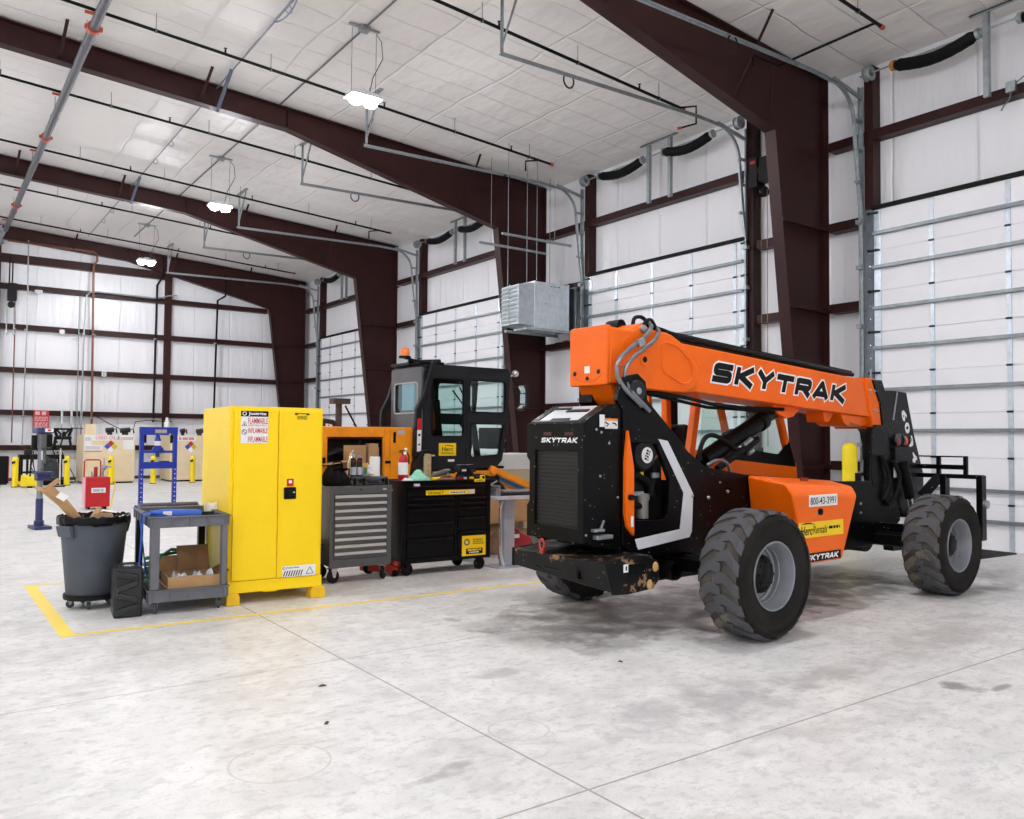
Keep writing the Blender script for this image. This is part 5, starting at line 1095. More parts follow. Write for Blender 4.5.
t = thing('plastic_film', 'clear crumpled packing film in the cardboard box on the cart', 'packing film', (*onC(.38, .2), .13), 0); obj('film', MB().grid(12, 8, lambda u, v: ((u-.5)*.34, (v-.5)*.2, .12+.05*math.sin(9*u)*math.sin(7*v+u*5)+.03*math.sin(23*u))), mat('film', '#d9dcdf', .2), t, solid=.002)
t = thing('air_hose', 'coiled green hose behind the box on the lower cart shelf', 'hose', (*onC(.29, .72), .122)); pts = []
for k in range(80): w = k*.36; pts.append((.235*math.cos(w)+.01*math.sin(k), .22*math.sin(w), .02+.0028*k+.03*math.cos(w*1.02)+.03))
obj('coil', MB().tube(pts+[(.15, .12, .28), (-.02, .0, .31), (-.15, -.2, .28), (-.24, -.25, .2)], .014, 8), mat('hose_green', '#1f7a55', .5), t); obj('coupling', MB().cyl((-.24, -.25, .2), (-.25, -.27, .16), .018, 10), CHROME, t)
t = thing('hard_case', 'black ribbed hard plastic case standing in front of the cart', 'case', (1.29, 7.12, 0), rad(-6))
HC = mat('hard_case_black', '#1a1a1c', .35, 0, .1, 10, spec=.5)
mb = MB(); mb.prism(rrect([(0, .0), (.215, .0), (.215, .395), (0, .395)], .03), lambda u, v, w: (u, w, v), 0, .30); obj('shell', mb, HC, t, .035, 4)
mb = MB()
for k, (z, s_) in enumerate(((.07, .5), (.16, -.6), (.25, .7), (.33, -.4))): mb.obox((.10, -.008, z), (.08, 0, s_*.04), (0, .022, 0), (0, 0, .024))
obj('rib', mb, HC, t, .01); obj('handle', MB().tube([(.05, .12, .39), (.06, .12, .415), (.16, .12, .415), (.17, .12, .39)], .011, 8), HC, t); obj('latch', MB().box(.212, .226, .08, .13, .12, .2), HC, t, .005); obj('foot', MB().box(.01, .07, .02, .28, -.0, .012).box(.15, .21, .02, .28, 0, .012), RUB, t)

# ------------------------------------------------------------------ waste bin
N = thing('trash_can', 'dark grey round trash can with black liner on a wheeled dolly', 'trash can', (1.25, 7.79, 0)); BG = mat('bin_grey', '#4b515a', .6, 0, .1, 6)
obj('barrel', MB().lathe([(.001, .10), (.195, .10), (.205, .115), (.262, .72), (.275, .725), (.275, .755), (.262, .755), (.195, .13), (.001, .13)], seg=48), BG, N, angle=30)
for s in (-1, 1):
    hn = MB(); hn.prism([(-.005, .60), (.03, .605), (.055, .695), (.02, .70)], lambda u, v, w: (s*(.245+u), w, v), -.085, .085); hn.xf(Matrix.Rotation(.5, 4, 'Z')); obj('handle', hn, BG, N, .008)
obj('dolly', MB().lathe([(.001, .075), (.22, .075), (.225, .085), (.225, .115), (.20, .118), (.001, .10)], seg=36), mat('dolly_black', '#17171a', .5), N)
for k in range(5): w = k*2*PI/5-1.9; caster(N, .17*math.cos(w), .17*math.sin(w), .032, mat('caster_grey', '#4d4e50'), GALV, .025, rot=w)
def wr(u, k): return .006*math.sin(u*2*PI*17+k)+.004*math.sin(u*2*PI*29+2*k)
lp = [(.278, .702), (.281, .72), (.280, .75), (.277, .765), (.262, .770), (.255, .72), (.24, .60), (.22, .45)]
obj('liner_bag', MB().grid(96, len(lp)-1, lambda u, v: ((lambda r, z: (r*math.cos(2*PI*u), r*math.sin(2*PI*u), z))(lp[round(v*(len(lp)-1))][0]+wr(u, v*5)*.7, lp[round(v*(len(lp)-1))][1]+(.008*math.sin(u*2*PI*5)+wr(u, 2)*.6 if v < .1 else wr(u, 1))))), mat('liner_black', '#0f0f11', .3, 0, .1, 20), N, solid=.003)
obj('bag_fill', MB().lathe([(.001, .64), (.20, .63), (.235, .62), (.235, .60), (.001, .60)], seg=24), mat('liner_black', '#0f0f11'), N)
t = thing('cardboard_tube', 'long torn cardboard wrapping leaning out of the trash can', 'cardboard', (1.115, 7.73, .64), 0)
obj('wrap', MB().tube([(.06, .02, .0), (-.02, .0, .12), (-.12, -.01, .25), (-.24, -.03, .37)], [.042, .038, .042, .046], 7), CARD, t, angle=20); obj('torn_edge', MB().obox((-.2, -.03, .40), (.05, 0, .04), (0, .02, 0), (-.01, .0, .012)).obox((-.26, -.02, .36), (.05, .01, -.01), (0, .03, .01), (.004, 0, .006)), CARD, t); obj('paper_patch', MB().obox((-.13, -.065, .30), (.03, 0, -.02), (0, .004, 0), (.018, 0, .02)), PAPER, t)
t = thing('cardboard_scrap', 'folded cardboard scrap sticking up in the middle of the trash can', 'cardboard', (1.225, 7.71, .66), .2); obj('sheet', MB().obox((.0, 0, .10), (.05, 0, .07), (0, .05, .0), (.003, 0, -.002)), CARD, t); obj('sheet', MB().obox((-.05, 0, .05), (.03, 0, -.03), (0, .05, 0), (.002, 0, .003)), CARD, t)
t = thing('cardboard_box', 'small brown carton lying in the mouth of the trash can', 'box', (1.32, 7.71, .65), -.15); obj('carton', MB().obox((0, 0, .09), (.07, 0, .0), (0, .06, .0), (-.02, 0, .05)), CARD, t, .004); obj('flap', MB().obox((.03, .02, .15), (.06, .0, -.01), (0, .05, 0), (0, 0, .003)), PAPER, t)
t = thing('paper_scrap', 'crumpled white paper beside the carton in the trash can', 'paper', (1.40, 7.72, .66)); obj('sheet', MB().grid(8, 6, lambda u, v: ((u-.5)*.12, (v-.5)*.12, .07+.04*math.sin(7*u+3*v)*math.sin(5*v))), PAPER, t, solid=.003)
# ------------------------------------------------------------------ orange loader with a black cab, parked behind the chests
LO = mat('loader_orange', '#f0920c', .4, 0, .06, 5); LB = mat('loader_black', '#1b1b1d', .5, 0, .12, 6); CABM = mat('cab_charcoal', '#232427', .5, 0, .1, 4)
LGL = glass('loader_glass', '#eaf5f3')
L = thing('wheel_loader', 'orange loader with a charcoal glazed cab parked behind the tool chests', 'loader', (4.0, 9.5, 0))
X = lambda v: v-4.0
obj('hood', MB().pxz([(X(3.35), .75), (X(3.35), 1.50), (X(3.45), 1.575), (X(5.26), 1.585), (X(5.28), .75)], 0, .05, [[(X(4.09), .95), (X(4.09), 1.45), (X(4.85), 1.455), (X(4.85), .95)]]).pxz([(X(3.35), .75), (X(3.35), 1.50), (X(3.45), 1.575), (X(5.26), 1.585), (X(5.28), .75)], .87, .92).box(X(3.37), X(5.27), .03, .9, 1.535, 1.58), LO, L, .01)
obj('hood_post', MB().box(X(4.86), X(4.93), -.012, .0, .8, 1.56).box(X(4.02), X(4.08), -.01, 0, .8, 1.5), LO, L, .004)
obj('hood_door', MB().box(X(4.945), X(5.27), -.01, .0, .8, 1.565), LO, L, .004); obj('hood_handle', MB().box(X(4.985), X(5.02), -.02, -.01, 1.38, 1.52), BLACK, L, .004); obj('hood_label', MB().box(X(5.04), X(5.15), -.013, -.01, 1.49, 1.55), mat('label_grey', '#c4c5c8', .4, .3), L, smooth=False)
obj('hood_latch', MB().box(X(4.87), X(4.95), -.02, -.01, 1.115, 1.15).box(X(4.0), X(4.06), -.02, -.01, 1.1, 1.2), BLACK, L, .004)
e = node('engine', L); obj('block', MB().box(X(3.9), X(5.1), .3, .8, .8, 1.42), ENG, e, .02)
obj('pipework', MB().tube([(X(4.1), .2, 1.2), (X(4.3), .15, 1.28), (X(4.5), .2, 1.22), (X(4.6), .2, 1.1)], .04, 10).tube([(X(4.6), .1, 1.44), (X(4.55), .1, 1.36), (X(4.56), .15, 1.26)], .015, 8), ENG, e); obj('filter', MB().cyl((X(4.78), .1, 1.1), (X(4.78), .1, 1.32), .055, 16), mat('filter_white', '#a7a49d', .5), e); obj('red_cap', MB().cyl((X(4.78), .1, 1.32), (X(4.78), .1, 1.36), .045, 14), mat('cap_brown', '#7d5a4a', .5), e)
obj('exhaust_stack', MB().cyl((X(4.43), .45, 1.58), (X(4.43), .45, 1.93), .042, 16).box(X(4.33), X(4.56), .37, .53, 1.88, 1.95), mat('rust_pipe', '#4a3c37', .6, .3, .2, 20), L, .006); obj('exhaust_brace', MB().tube([(X(4.52), .45, 1.86), (X(4.66), .4, 1.58)], .012, 6), BLACK, L)
obj('hood_top_parts', MB().box(X(3.85), X(4.15), .2, .6, 1.58, 1.66).tube([(X(4.1), .4, 1.60), (X(4.2), .4, 1.66), (X(4.34), .42, 1.64), (X(4.38), .42, 1.58)], .035, 8), mat('dark_brown_parts', '#3a2c26', .6, 0, .2, 20), L, .01)
for nm, y0 in (('cab_side', -.0), ('cab_side', .83)):
    out = [(X(5.43), 1.55), (X(5.43), 2.30), (X(5.52), 2.40), (X(6.80), 2.42), (X(6.86), 2.36), (X(6.80), 1.6), (X(6.72), 1.14), (X(6.62), 1.04), (X(5.40), 1.02)]
    h1 = rrect([(X(5.56), 2.25), (X(6.06), 2.25), (X(6.06), 1.47), (X(5.56), 1.47)], .05, 3); h2 = rrect([(X(6.16), 2.25), (X(6.76), 2.25), (X(6.76), 1.81), (X(6.16), 1.81)], .06, 3); h3 = rrect([(X(6.18), 1.65), (X(6.74), 1.65), (X(6.66), 1.22), (X(6.18), 1.18)], .05, 3)
    obj(nm, MB().pxz(out, y0, y0+.04, [h1, h2, h3]), CABM, L, .006)
    for hh in (h1, h2, h3): obj('cab_window', MB().pxz(hh, y0+.016, y0+.022), LGL, L, smooth=False)
    if y0 == 0:
        for hh in (h1, h2, h3): obj('window_seal', MB().tube([(a, -.004, b) for a, b in hh+[hh[0]]], .010, 6), BLACK, L)
    obj('door_seam', MB().tube([(X(6.11), y0-.001, 1.06), (X(6.11), y0-.001, 2.34), (X(6.83), y0-.001, 2.36)], .005, 4), BLACK, L)
rw = rrect([(.10, 2.19), (.10, 1.78), (.75, 1.78), (.75, 2.19)], .05, 3)
obj('cab_back', MB().pyz([(0.01, 1.0), (.01, 2.38), (.06, 2.40), (.81, 2.40), (.86, 2.38), (.86, 1.0)], X(5.40), X(5.44), [rw]), mat('cab_back_grey', '#55575c', .45, 0, .1, 4), L, .006); obj('back_window', MB().pyz(rw, X(5.418), X(5.424)), glass('blue_glass', '#d8eef4'), L, smooth=False); obj('back_window_seal', MB().tube([(X(5.397), a, b) for a, b in rw+[rw[0]]], .012, 6), mat('seal_pale', '#a3a6a6', .5), L)
obj('cab_roof', MB().box(X(5.44), X(6.84), .0, .87, 2.38, 2.44), CABM, L, .02); obj('roof_rack', MB().box(X(5.35), X(5.75), .0, .8, 2.43, 2.47).cyl((X(5.3), .2, 2.46), (X(5.75), .1, 2.49), .03, 10), BLACK, L, .01)
mb = MB(); mb.box(X(5.45), X(6.8), .05, .82, 1.02, 1.06); mb.box(X(5.75), X(6.15), .25, .65, 1.06, 1.45); mb.obox((X(5.82), .45, 1.7), (.05, 0, 0), (0, .2, 0), (-.03, 0, .28)); obj('seat', mb, BLACK, L, .03)
mb = MB(); mb.bar((X(6.62), .45, 1.06), (X(6.5), .45, 1.72), .07, .07); mb.tube([(X(6.42)+.06*math.sin(w), .45+.17*math.cos(w), 1.75+.15*math.sin(w)) for w in [i*2*PI/18 for i in range(19)]], .014, 8); mb.box(X(6.55), X(6.78), .1, .35, 1.3, 1.6); mb.tube([(X(6.7), .8, 1.86), (X(6.5), .8, 2.2)], .012, 6); mb.tube([(X(6.64), .8, 1.86), (X(6.38), .8, 2.15)], .012, 6); obj('controls', mb, BLACK, L)
for y in (-.06, .93): obj('guard_bar', MB().sweep([(X(5.56), y, 2.46), (X(5.42), y, 2.0), (X(5.32), y, 1.82), (X(5.29), y, 1.2)], .07, .09, (0, 1, 0)), LB, L, .015)
obj('reflector_strip', MB().box(X(5.285), X(5.345), -.106, -.10, 1.55, 1.70), INKR, L, smooth=False); obj('reflector_strip', MB().box(X(5.285), X(5.345), -.106, -.10, 1.27, 1.55), PAPER, L, smooth=False); obj('strip_mark', MB().box(X(5.30), X(5.33), -.108, -.106, 1.35, 1.37).box(X(5.30), X(5.33), -.108, -.106, 1.47, 1.5), INKK, L, smooth=False)
obj('beacon_base', MB().cyl((X(5.2), .1, 2.50), (X(5.2), .1, 2.525), .08, 18).bar((X(5.2), .1, 2.5), (X(5.5), .15, 2.47), .05, .02), BLACK, L); obj('beacon', MB().lathe([(.001, 2.525), (.062, 2.525), (.06, 2.60), (.055, 2.63), (.001, 2.64)], (X(5.2), .1, 0), 'Z', 20), mat('beacon_orange', '#f47b12', .25, 0, .05, coat=.5), L)
mb = MB(); mb.sweep([(X(7.06), .0, 2.21), (X(7.1), .0, 2.18), (X(7.1), .0, 1.92), (X(7.04), 0, 1.86)], .16, .04, (0, 1, 0)); mb.tube([(X(6.86), 0, 2.3), (X(6.98), 0, 2.1), (X(7.06), 0, 2.1)], .012, 6); mb.tube([(X(6.86), 0, 1.7), (X(6.95), 0, 1.9), (X(7.06), 0, 1.95)], .012, 6); obj('mirror', mb, DARKMETAL, L, .006); obj('mirror_glass', MB().sweep([(X(7.035), .0, 2.2), (X(7.075), 0, 2.15), (X(7.075), 0, 1.93), (X(7.03), 0, 1.88)], .12, .01, (0, 1, 0)), CHROME, L)
obj('work_lamp', MB().ball((X(6.95), .02, 2.38), .05, 14).bar((X(6.84), .02, 2.34), (X(6.95), .02, 2.36), .02, .02), CHROME, L)
obj('fender', MB().pxz([(X(5.2), .75), (X(5.25), 1.12), (X(5.33), 1.28), (X(5.48), 1.3), (X(5.5), .75)], -.16, .0), LB, L, .01); obj('lower_body', MB().box(X(5.28), X(6.7), .02, .85, .55, 1.03), LB, L, .02); obj('orange_sill', MB().box(X(5.3), X(6.6), -.01, .05, .92, 1.0), LO, L, .004)
lf = Fr((X(5.81), -.001, 1.295), (1, 0, 0), (0, 0, 1)); sticker('rental_sticker', lf, .27, .17, YEL, L); text('Herc', lf, .18, .055, INKK, L, 0, .005, .15, .005, .015); fineprint(lf, 0, -.05, .2, .03, 2, mat('olive_ink', '#8a7a10'), L, .005)
obj('swoosh', MB().prism([(-.06, .048), (.0, .06), (.08, .05), (.1, .03), (.06, .042), (0, .05)], lambda u, v, w: lf.p(u, v, w), .004, .005), INKK, L, smooth=False)
obj('number_label', MB().box(X(5.82), X(5.92), -.004, -.001, 1.13, 1.16), PAPER, L, smooth=False)
obj('lift_arm', MB().bar((X(6.5), .0, 1.03), (X(7.7), .0, .58), .09, .09).bar((X(6.5), .35, .98), (X(7.7), .35, .52), .09, .1), LO, L, .01); obj('arm_cylinder', MB().cyl((X(6.60), .16, .98), (X(7.2), .16, .74), .06, 16), mat('cylinder_blue', '#2e6fae', .4), L); obj('arm_pivot', MB().cyl((X(6.55), -.05, 1.0), (X(6.55), .4, 1.0), .06, 18), LO, L, .006)
wl = node('wheel', L, (X(4.1), -.02, .48))
mb = MB(); mb.lathe([(.24, -.15), (.33, -.18), (.42, -.17), (.46, -.13), (.48, 0), (.46, .13), (.42, .17), (.33, .18), (.24, .15)], (0, 0, 0), 'Y', 40, True); obj('tyre', mb, TYRED, wl); obj('rim', MB().lathe([(.001, -.08), (.18, -.1), (.24, -.14), (.245, .14), (.001, .12)], (0, 0, 0), 'Y', 30), LO, wl)
dup(wl, L, (X(4.1), .93, .48)); dup(wl, L, (X(6.3), -.02, .48)); dup(wl, L, (X(6.3), .93, .48))
obj('axle', MB().cyl((X(4.1), -.1, .48), (X(4.1), 1.0, .48), .09, 14).cyl((X(6.3), -.1, .48), (X(6.3), 1.0, .48), .09, 14).box(X(3.6), X(6.6), .3, .6, .42, .7), LB, L, .01)
t = thing('cardboard_box', 'brown cardboard sheet box standing in the open orange engine hood', 'box', (4.28, 9.44, .99), .03); obj('panel', MB().box(0, .30, 0, .012, 0, .36).box(0, .012, 0, -.14, 0, .3), CARD, t); obj('flap', MB().obox((-.06, -.08, .16), (.2, -.05, .035), (-.02, .08, 0), (0, 0, .003)), CARD, t)
obj('ledge', MB().box(-.1, .4, -.05, .3, -.02, 0), CARDD, t)
t = thing('cardboard_box', 'narrow brown carton beside the sheet box in the orange engine hood', 'box', (4.62, 9.45, .99), -.05); obj('panel', MB().box(0, .13, 0, .1, 0, .38), CARD, t, .003); obj('tape', MB().box(.05, .08, -.002, .102, .378, .383), mat('packing_tape', '#c9b48c'), t)
t = thing('storage_bin', 'large beige bin with a white upper rim behind the orange lift arm', 'bin', (6.95, 10.7, 0)); obj('bin_body', MB().box(0, 1.6, 0, .9, 0, .95), mat('beige_board', '#b9a98d', .7, 0, .05, 3), t, .01); obj('bin_rim', MB().box(-.02, 1.62, -.02, .92, .95, 1.20), mat('bin_white', '#d9d8d3', .6, 0, .03), t, .01)

# ------------------------------------------------------------------ duct heater at the second column
Hh = thing('duct_heater', 'galvanized box unit heater with louvered outlet hung beside the second column', 'heater', (10.42, 13.6, 3.78))
obj('casing', MB().box(0, .90, 0, .72, .0, .98), GALV2, Hh, .006); obj('flange', MB().box(.88, .93, -.012, .73, -.01, .99), GALV2, Hh, .003); obj('flange', MB().box(-.01, .02, -.01, .73, -.008, .988), GALV2, Hh, .003)
mb = MB(); mb.add([(0, 0, .03), (-.38, .06, .06), (-.38, .06, .88), (0, 0, .95), (0, .72, .03), (-.38, .66, .06), (-.38, .66, .88), (0, .72, .95)], [(0, 1, 2, 3), (4, 7, 6, 5), (0, 4, 5, 1), (3, 2, 6, 7), (1, 5, 6, 2)]); obj('outlet_hood', mb, GALV2, Hh, smooth=False)
for c in (0, 1):
    y0 = .085+c*.30; 
    for k in range(9): obj('louver', MB().obox((-.392, y0+.13, .13+k*.087), (.016, 0, -.012), (0, .125, 0), (.012, 0, .022)), GALV2, Hh, smooth=False)
mb = MB(); mb.box(-.40, -.37, .345, .375, .06, .9)
for k in range(14): mb.ball((-.402, .36, .12+k*.055), .012, 6)
obj('mullion', mb, GALV, Hh); obj('burner_box', MB().box(.93, 1.12, .05, .68, .02, .94), mat('heater_dark', '#2a2d32', .5, .2), Hh, .006); obj('end_frame', MB().box(1.12, 1.17, -.0, .72, .0, .98), GALV, Hh, .004)
obj('skid', MB().box(-.25, 1.2, -.03, .03, -.06, -.005).box(-.25, 1.2, .68, .74, -.06, -.005), GALV, Hh, .003); obj('flex_pipe', MB().tube([(1.0, .1, .94), (1.0, .08, 1.04), (1.08, .06, 1.05), (1.1, .05, .98)], .02, 8), BLACK, Hh); obj('id_mark', MB().box(.26, .33, -.003, 0, .52, .53), INKR, Hh, smooth=False)
obj('slot_row', MB().box(.42, .46, -.003, 0, .90, .915).box(.49, .53, -.003, 0, .90, .915).box(.56, .60, -.003, 0, .90, .915).box(.63, .68, -.003, 0, .90, .92), INKK, Hh, smooth=False)
for (x, y) in ((-.2, .02), (.06, .02), (-.2, .70), (.95, .70)): obj('hanger_rod', MB().cyl((x, y, 1.0 if x > -.1 else .9), (x, y, roofz(10.42+x)-3.78-.01), .007, 6), GALV, Hh)
obj('support_strut', MB().bar((-1.0, .62, 1.77), (.78, .62, 1.77), .04, .045).bar((-1.05, -.28, 1.77), (.75, -.28, 1.77), .04, .045), GALV, Hh, smooth=False); obj('strut_rod', MB().cyl((-.7, .62, 1.75), (-.7, .62, roofz(9.7)-3.79), .006, 6).cyl((-.9, -.28, 1.75), (-.9, -.28, roofz(9.5)-3.79), .006, 6).cyl((.3, -.28, 1.75), (.3, -.28, roofz(10.7)-3.79), .006, 6), GALV, Hh)
t = thing('gas_pipe', 'horizontal grey pipe stub on the wall under the duct heater', 'pipe', (11.8, 14.1, 3.6)); obj('pipe', MB().tube([(0, .5, 0), (0, -.5, 0)], .05, 10).cyl((0, .1, 0), (0, .2, 0), .07, 10), GREYPIPE, t)

# ------------------------------------------------------------------ end-wall services
def wallpipe(label, pts, r, m, name='wall_pipe', cat='pipe'):
    t = thing(name, label, cat, (pts[0][0], 29.4, 0)); obj('pipe', MB().tube([(p[0]-pts[0][0], (p[2]-29.4) if len(p) > 2 else 0., p[1]) for p in pts], r, 8), m, t)
    for z in (2.0, 4.7): obj('clip', MB().lathe([(r, -.02), (r+.02, -.02), (r+.02, .02), (r, .02)], (pts[-1][0]-pts[0][0], 0 if len(pts[-1]) < 3 else pts[-1][2]-29.4, z), 'Z', 10, True), GALV, t)
    return t
COP = mat('copper_pipe', '#7a4a35', .45, .3, .1)
wallpipe('copper-brown drop pipe on the end wall left of the wall column', [(2.1, 7.42), (4.5, 7.38), (4.6, 7.30), (4.6, 7.1), (4.5, 6.95), (4.52, 5), (4.56, 1.78)], .035, COP)
wallpipe('black gas pipe with an offset bend left of the end wall column', [(6.62, 7.5), (6.62, 6.85), (6.45, 6.52), (6.44, 5), (6.42, 1.9)], .035, BLKPIPE)
wallpipe('black gas pipe with an offset bend right of the end wall column', [(8.72, 7.2), (8.75, 6.55), (8.72, 6.40), (8.46, 6.22), (8.44, 5), (8.40, 1.9)], .035, BLKPIPE)
wallpipe('grey conduit bending sideways along the upper end wall girt', [(7.1, 6.25), (6.8, 6.2), (6.6, 6.12), (6.3, 6.08), (4.6, 6.10), (4.42, 6.06), (4.32, 5.95), (4.27, 5), (4.25, 1.2)], .025, GALV, 'wall_conduit', 'conduit')
wallpipe('thin grey conduit dropping next to the copper-brown pipe', [(4.12, 5.9), (4.12, 5), (4.14, 1.2)], .015, GALV, 'wall_conduit', 'conduit')
wallpipe('thin grey conduit dropping down the far left end wall', [(2.66, 7.5), (2.68, 4.7), (2.64, 1.1)], .018, GALV, 'wall_conduit', 'conduit')
wallpipe('rust-brown thin conduit beside the wall hoist', [(2.34, 5.6), (2.36, 4.7), (2.36, 1.2)], .018, COP, 'wall_conduit', 'conduit')
t = thing('sensor_box', 'white round sensor on the end wall girt left of the copper pipe', 'sensor', (3.66, 29.5, 4.72)); obj('body', MB().cyl((0, 0, 0), (0, -.06, 0), .07, 16).cyl((0, -.06, 0), (0, -.08, 0), .03, 12), PAPER, t); obj('backplate', MB().box(-.08, .08, .0, .045, -.08, .08), GALV, t, .004)
t = thing('outlet_box', 'small white box on the end wall girt right of the copper pipe', 'electrical box', (4.9, 29.5, 3.45)); obj('box', MB().box(-.06, .06, -.06, .045, -.09, .09), PAPER, t, .005); obj('cover', MB().box(-.045, .045, -.068, -.06, -.07, .07), GALV, t, .003)
t = thing('junction_box', 'white rectangular box on the upper end wall girt near the hoist', 'electrical box', (2.98, 29.5, 5.93)); obj('box', MB().box(-.1, .1, -.05, .045, -.05, .05), PAPER, t, .005); obj('lid', MB().box(-.08, .08, -.056, -.05, -.035, .035), GALV, t, .002)
t = thing('chain_hoist', 'black motor box with hanging chains on the far left end wall', 'door operator', (2.24, 29.35, 5.85)); obj('housing', MB().box(-.1, .14, -.12, .16, -.3, .24), mat('operator_black', '#1a1718'), t, .02); obj('wheel', MB().cyl((0, -.05, -.42), (0, .05, -.42), .1, 16), BLACK, t); obj('chain', MB().tube([(-.1, 0, -.4), (-.11, 0, -1.3)], .02, 6).tube([(.08, 0, -.4), (.09, 0, -1.3)], .02, 6), GALV, t); obj('handgrip', MB().cyl((-.11, 0, -1.35), (-.11, 0, -1.25), .035, 8).cyl((.09, 0, -1.35), (.09, 0, -1.25), .035, 8), GALV, t); obj('feed_pipe', MB().tube([(-.06, .05, .24), (-.06, .05, 1.1)], .02, 6).tube([(.02, .05, .24), (.02, .05, .95)], .02, 6), BLKPIPE, t)
# grey utility posts under the lowest girts: short stubs and pull-downs
for i, (xx, zz, lb) in enumerate(((3.72, 2.2, 'short pale vertical strut on the low girt right of the red sign'), (3.99, 2.2, 'middle pale vertical strut on the low girt above the black frame'), (4.27, 2.2, 'pale vertical strut on the low girt left of the oil tank'))):
    t = thing('wall_strut', lb, 'strut', (xx, 29.5, 1.85)); obj('channel', MB().box(-.03, .03, -.03, .045, -.1, .36), GALV2, t, .003); obj('wire', MB().tube([(0, -.02, -.1), (.01, -.02, -.9)], .008, 5), WIRE, t)
t = thing('warning_sign', 'red rectangular sign with white writing on the end wall above the drill press', 'sign', (3.15, 29.5, 1.92)); obj('board', MB().box(-.215, .215, .0, .045, -.29, .29), mat('sign_red', '#b72a35', .5), t, .003)
sf = Fr((0, -.001, 0), (1, 0, 0), (0, 0, 1)); fineprint(sf, 0, .2, .34, .11, 1, mat('sign_pink', '#dfa9ab', .5), t); fineprint(sf, 0, .02, .36, .14, 3, mat('sign_pink', '#dfa9ab'), t); fineprint(sf, 0, -.17, .36, .16, 3, mat('sign_pink', '#dfa9ab'), t)

# ------------------------------------------------------------------ waste oil tanks
TAN = mat('tank_tan', '#e6d3b0', .55, 0, .05, 3); NFR = mat('diamond_red', '#c5222c', .5, 0, 0); NFB = mat('diamond_blue', '#2749b8', .5, 0, 0); NFY = mat('diamond_yellow', '#c9c51c', .5, 0, 0)
def diamond(fr, x, y, s, parent):
    for (dx, dy, m, nm) in ((0, 1, NFR, 'red'), (-1, 0, NFB, 'blue'), (1, 0, NFY, 'yellow'), (0, -1, INKW, 'white')):
        c = (x+dx*s*.5, y+dy*s*.5); h = s*.48
        obj('hazard_diamond', MB().add([fr.p(c[0]-h, c[1], .006), fr.p(c[0], c[1]-h, .006), fr.p(c[0]+h, c[1], .006), fr.p(c[0], c[1]+h, .006)], [(0, 1, 2, 3)]), m, parent, smooth=False)
k1 = thing('oil_tank', 'tan box tank lettered USED OIL against the end wall', 'tank', (4.0, 27.1, 0))
obj('shell', MB().box(0, 1.42, 0, 1.3, .05, 1.46), TAN, k1, .02); obj('skid', MB().box(.04, 1.38, .05, 1.25, 0, .06), BLACK, k1); obj('vent_box', MB().box(.05, .35, .1, .5, 1.46, 1.78), TAN, k1, .01)
tf = Fr((0, -.002, 0), (1, 0, 0), (0, 0, 1)); text('USED OIL', tf, .56, .11, mat('faded_red', '#d98d90', .6), k1, .60, 1.375, .2, .006, .02); obj('sign_back', MB().box(.03, .96, -.004, 0, 1.29, 1.45), PAPER, k1, smooth=False)
obj('notice', MB().box(.03, .22, -.005, 0, 1.1, 1.40), PAPER, k1, smooth=False); obj('notice', MB().box(.03, .50, -.004, 0, .99, 1.15), PAPER, k1, smooth=False); obj('red_line', MB().box(.03, .50, -.006, -.002, .955, .975), mat('faded_red_line', '#d8595a', .6), k1, smooth=False); fineprint(tf, .12, 1.33, .15, .1, 4, mat('faint_ink', '#aeb2c2', .6), k1, .007); fineprint(tf, .26, 1.07, .4, .09, 4, mat('faint_ink', '#aeb2c2'), k1, .006)
obj('notice', MB().box(1.08, 1.38, -.005, 0, 1.02, 1.42), PAPER, k1, smooth=False); obj('notice', MB().box(.93, 1.41, -.004, 0, 1.30, 1.44), PAPER, k1, smooth=False); fineprint(tf, 1.18, 1.35, .36, .07, 2, mat('faded_red', '#d98d90'), k1, .008)
diamond(tf, .74, 1.11, .19, k1)
k2 = thing('oil_tank', 'tan box tank with hazard diamond partly behind the yellow cabinet', 'tank', (6.46, 27.2, 0)); obj('shell', MB().box(0, 1.42, 0, 1.3, .05, 1.46), TAN, k2, .02); obj('skid', MB().box(.04, 1.38, .05, 1.25, 0, .06), BLACK, k2); diamond(tf, .62, 1.10, .19, k2); obj('sign_back', MB().box(.06, .78, -.004, 0, 1.29, 1.43), PAPER, k2, smooth=False); fineprint(tf, .42, 1.36, .6, .08, 1, mat('faded_red', '#d98d90'), k2, .007)
obj('vent_cap', MB().cyl((.12, .3, 1.46), (.12, .3, 1.58), .04, 10), GREYPIPE, k2)
for i, (xx, yy, w, lb) in enumerate(((4.75, 27.4, .22, 'black pump on top of the USED OIL tank, nearest its vent box'), (5.2, 27.5, .28, 'black hose fitting cluster at the right of the USED OIL tank top'), (6.9, 27.5, .14, 'small dark fitting on the second tan tank'), (7.45, 27.6, .2, 'rusty pump on the second tan tank beside the yellow cabinet'))):
    t = thing('transfer_pump', lb, 'pump', (xx, yy, 1.46)); m_ = DARKMETAL if i < 3 else mat('rust_pipe', '#4a3c37')
    obj('motor', MB().cyl((-w/2, 0, .13), (w/2, 0, .16), .075, 14), m_, t); obj('foot', MB().box(-w*.3, w*.3, -.06, .06, 0, .08), m_, t, .01); obj('hose', MB().tube([(w/2, 0, .15), (w*.8, -.02, .2), (w*.9, -.02, .05)], .02, 6), BLACK, t)

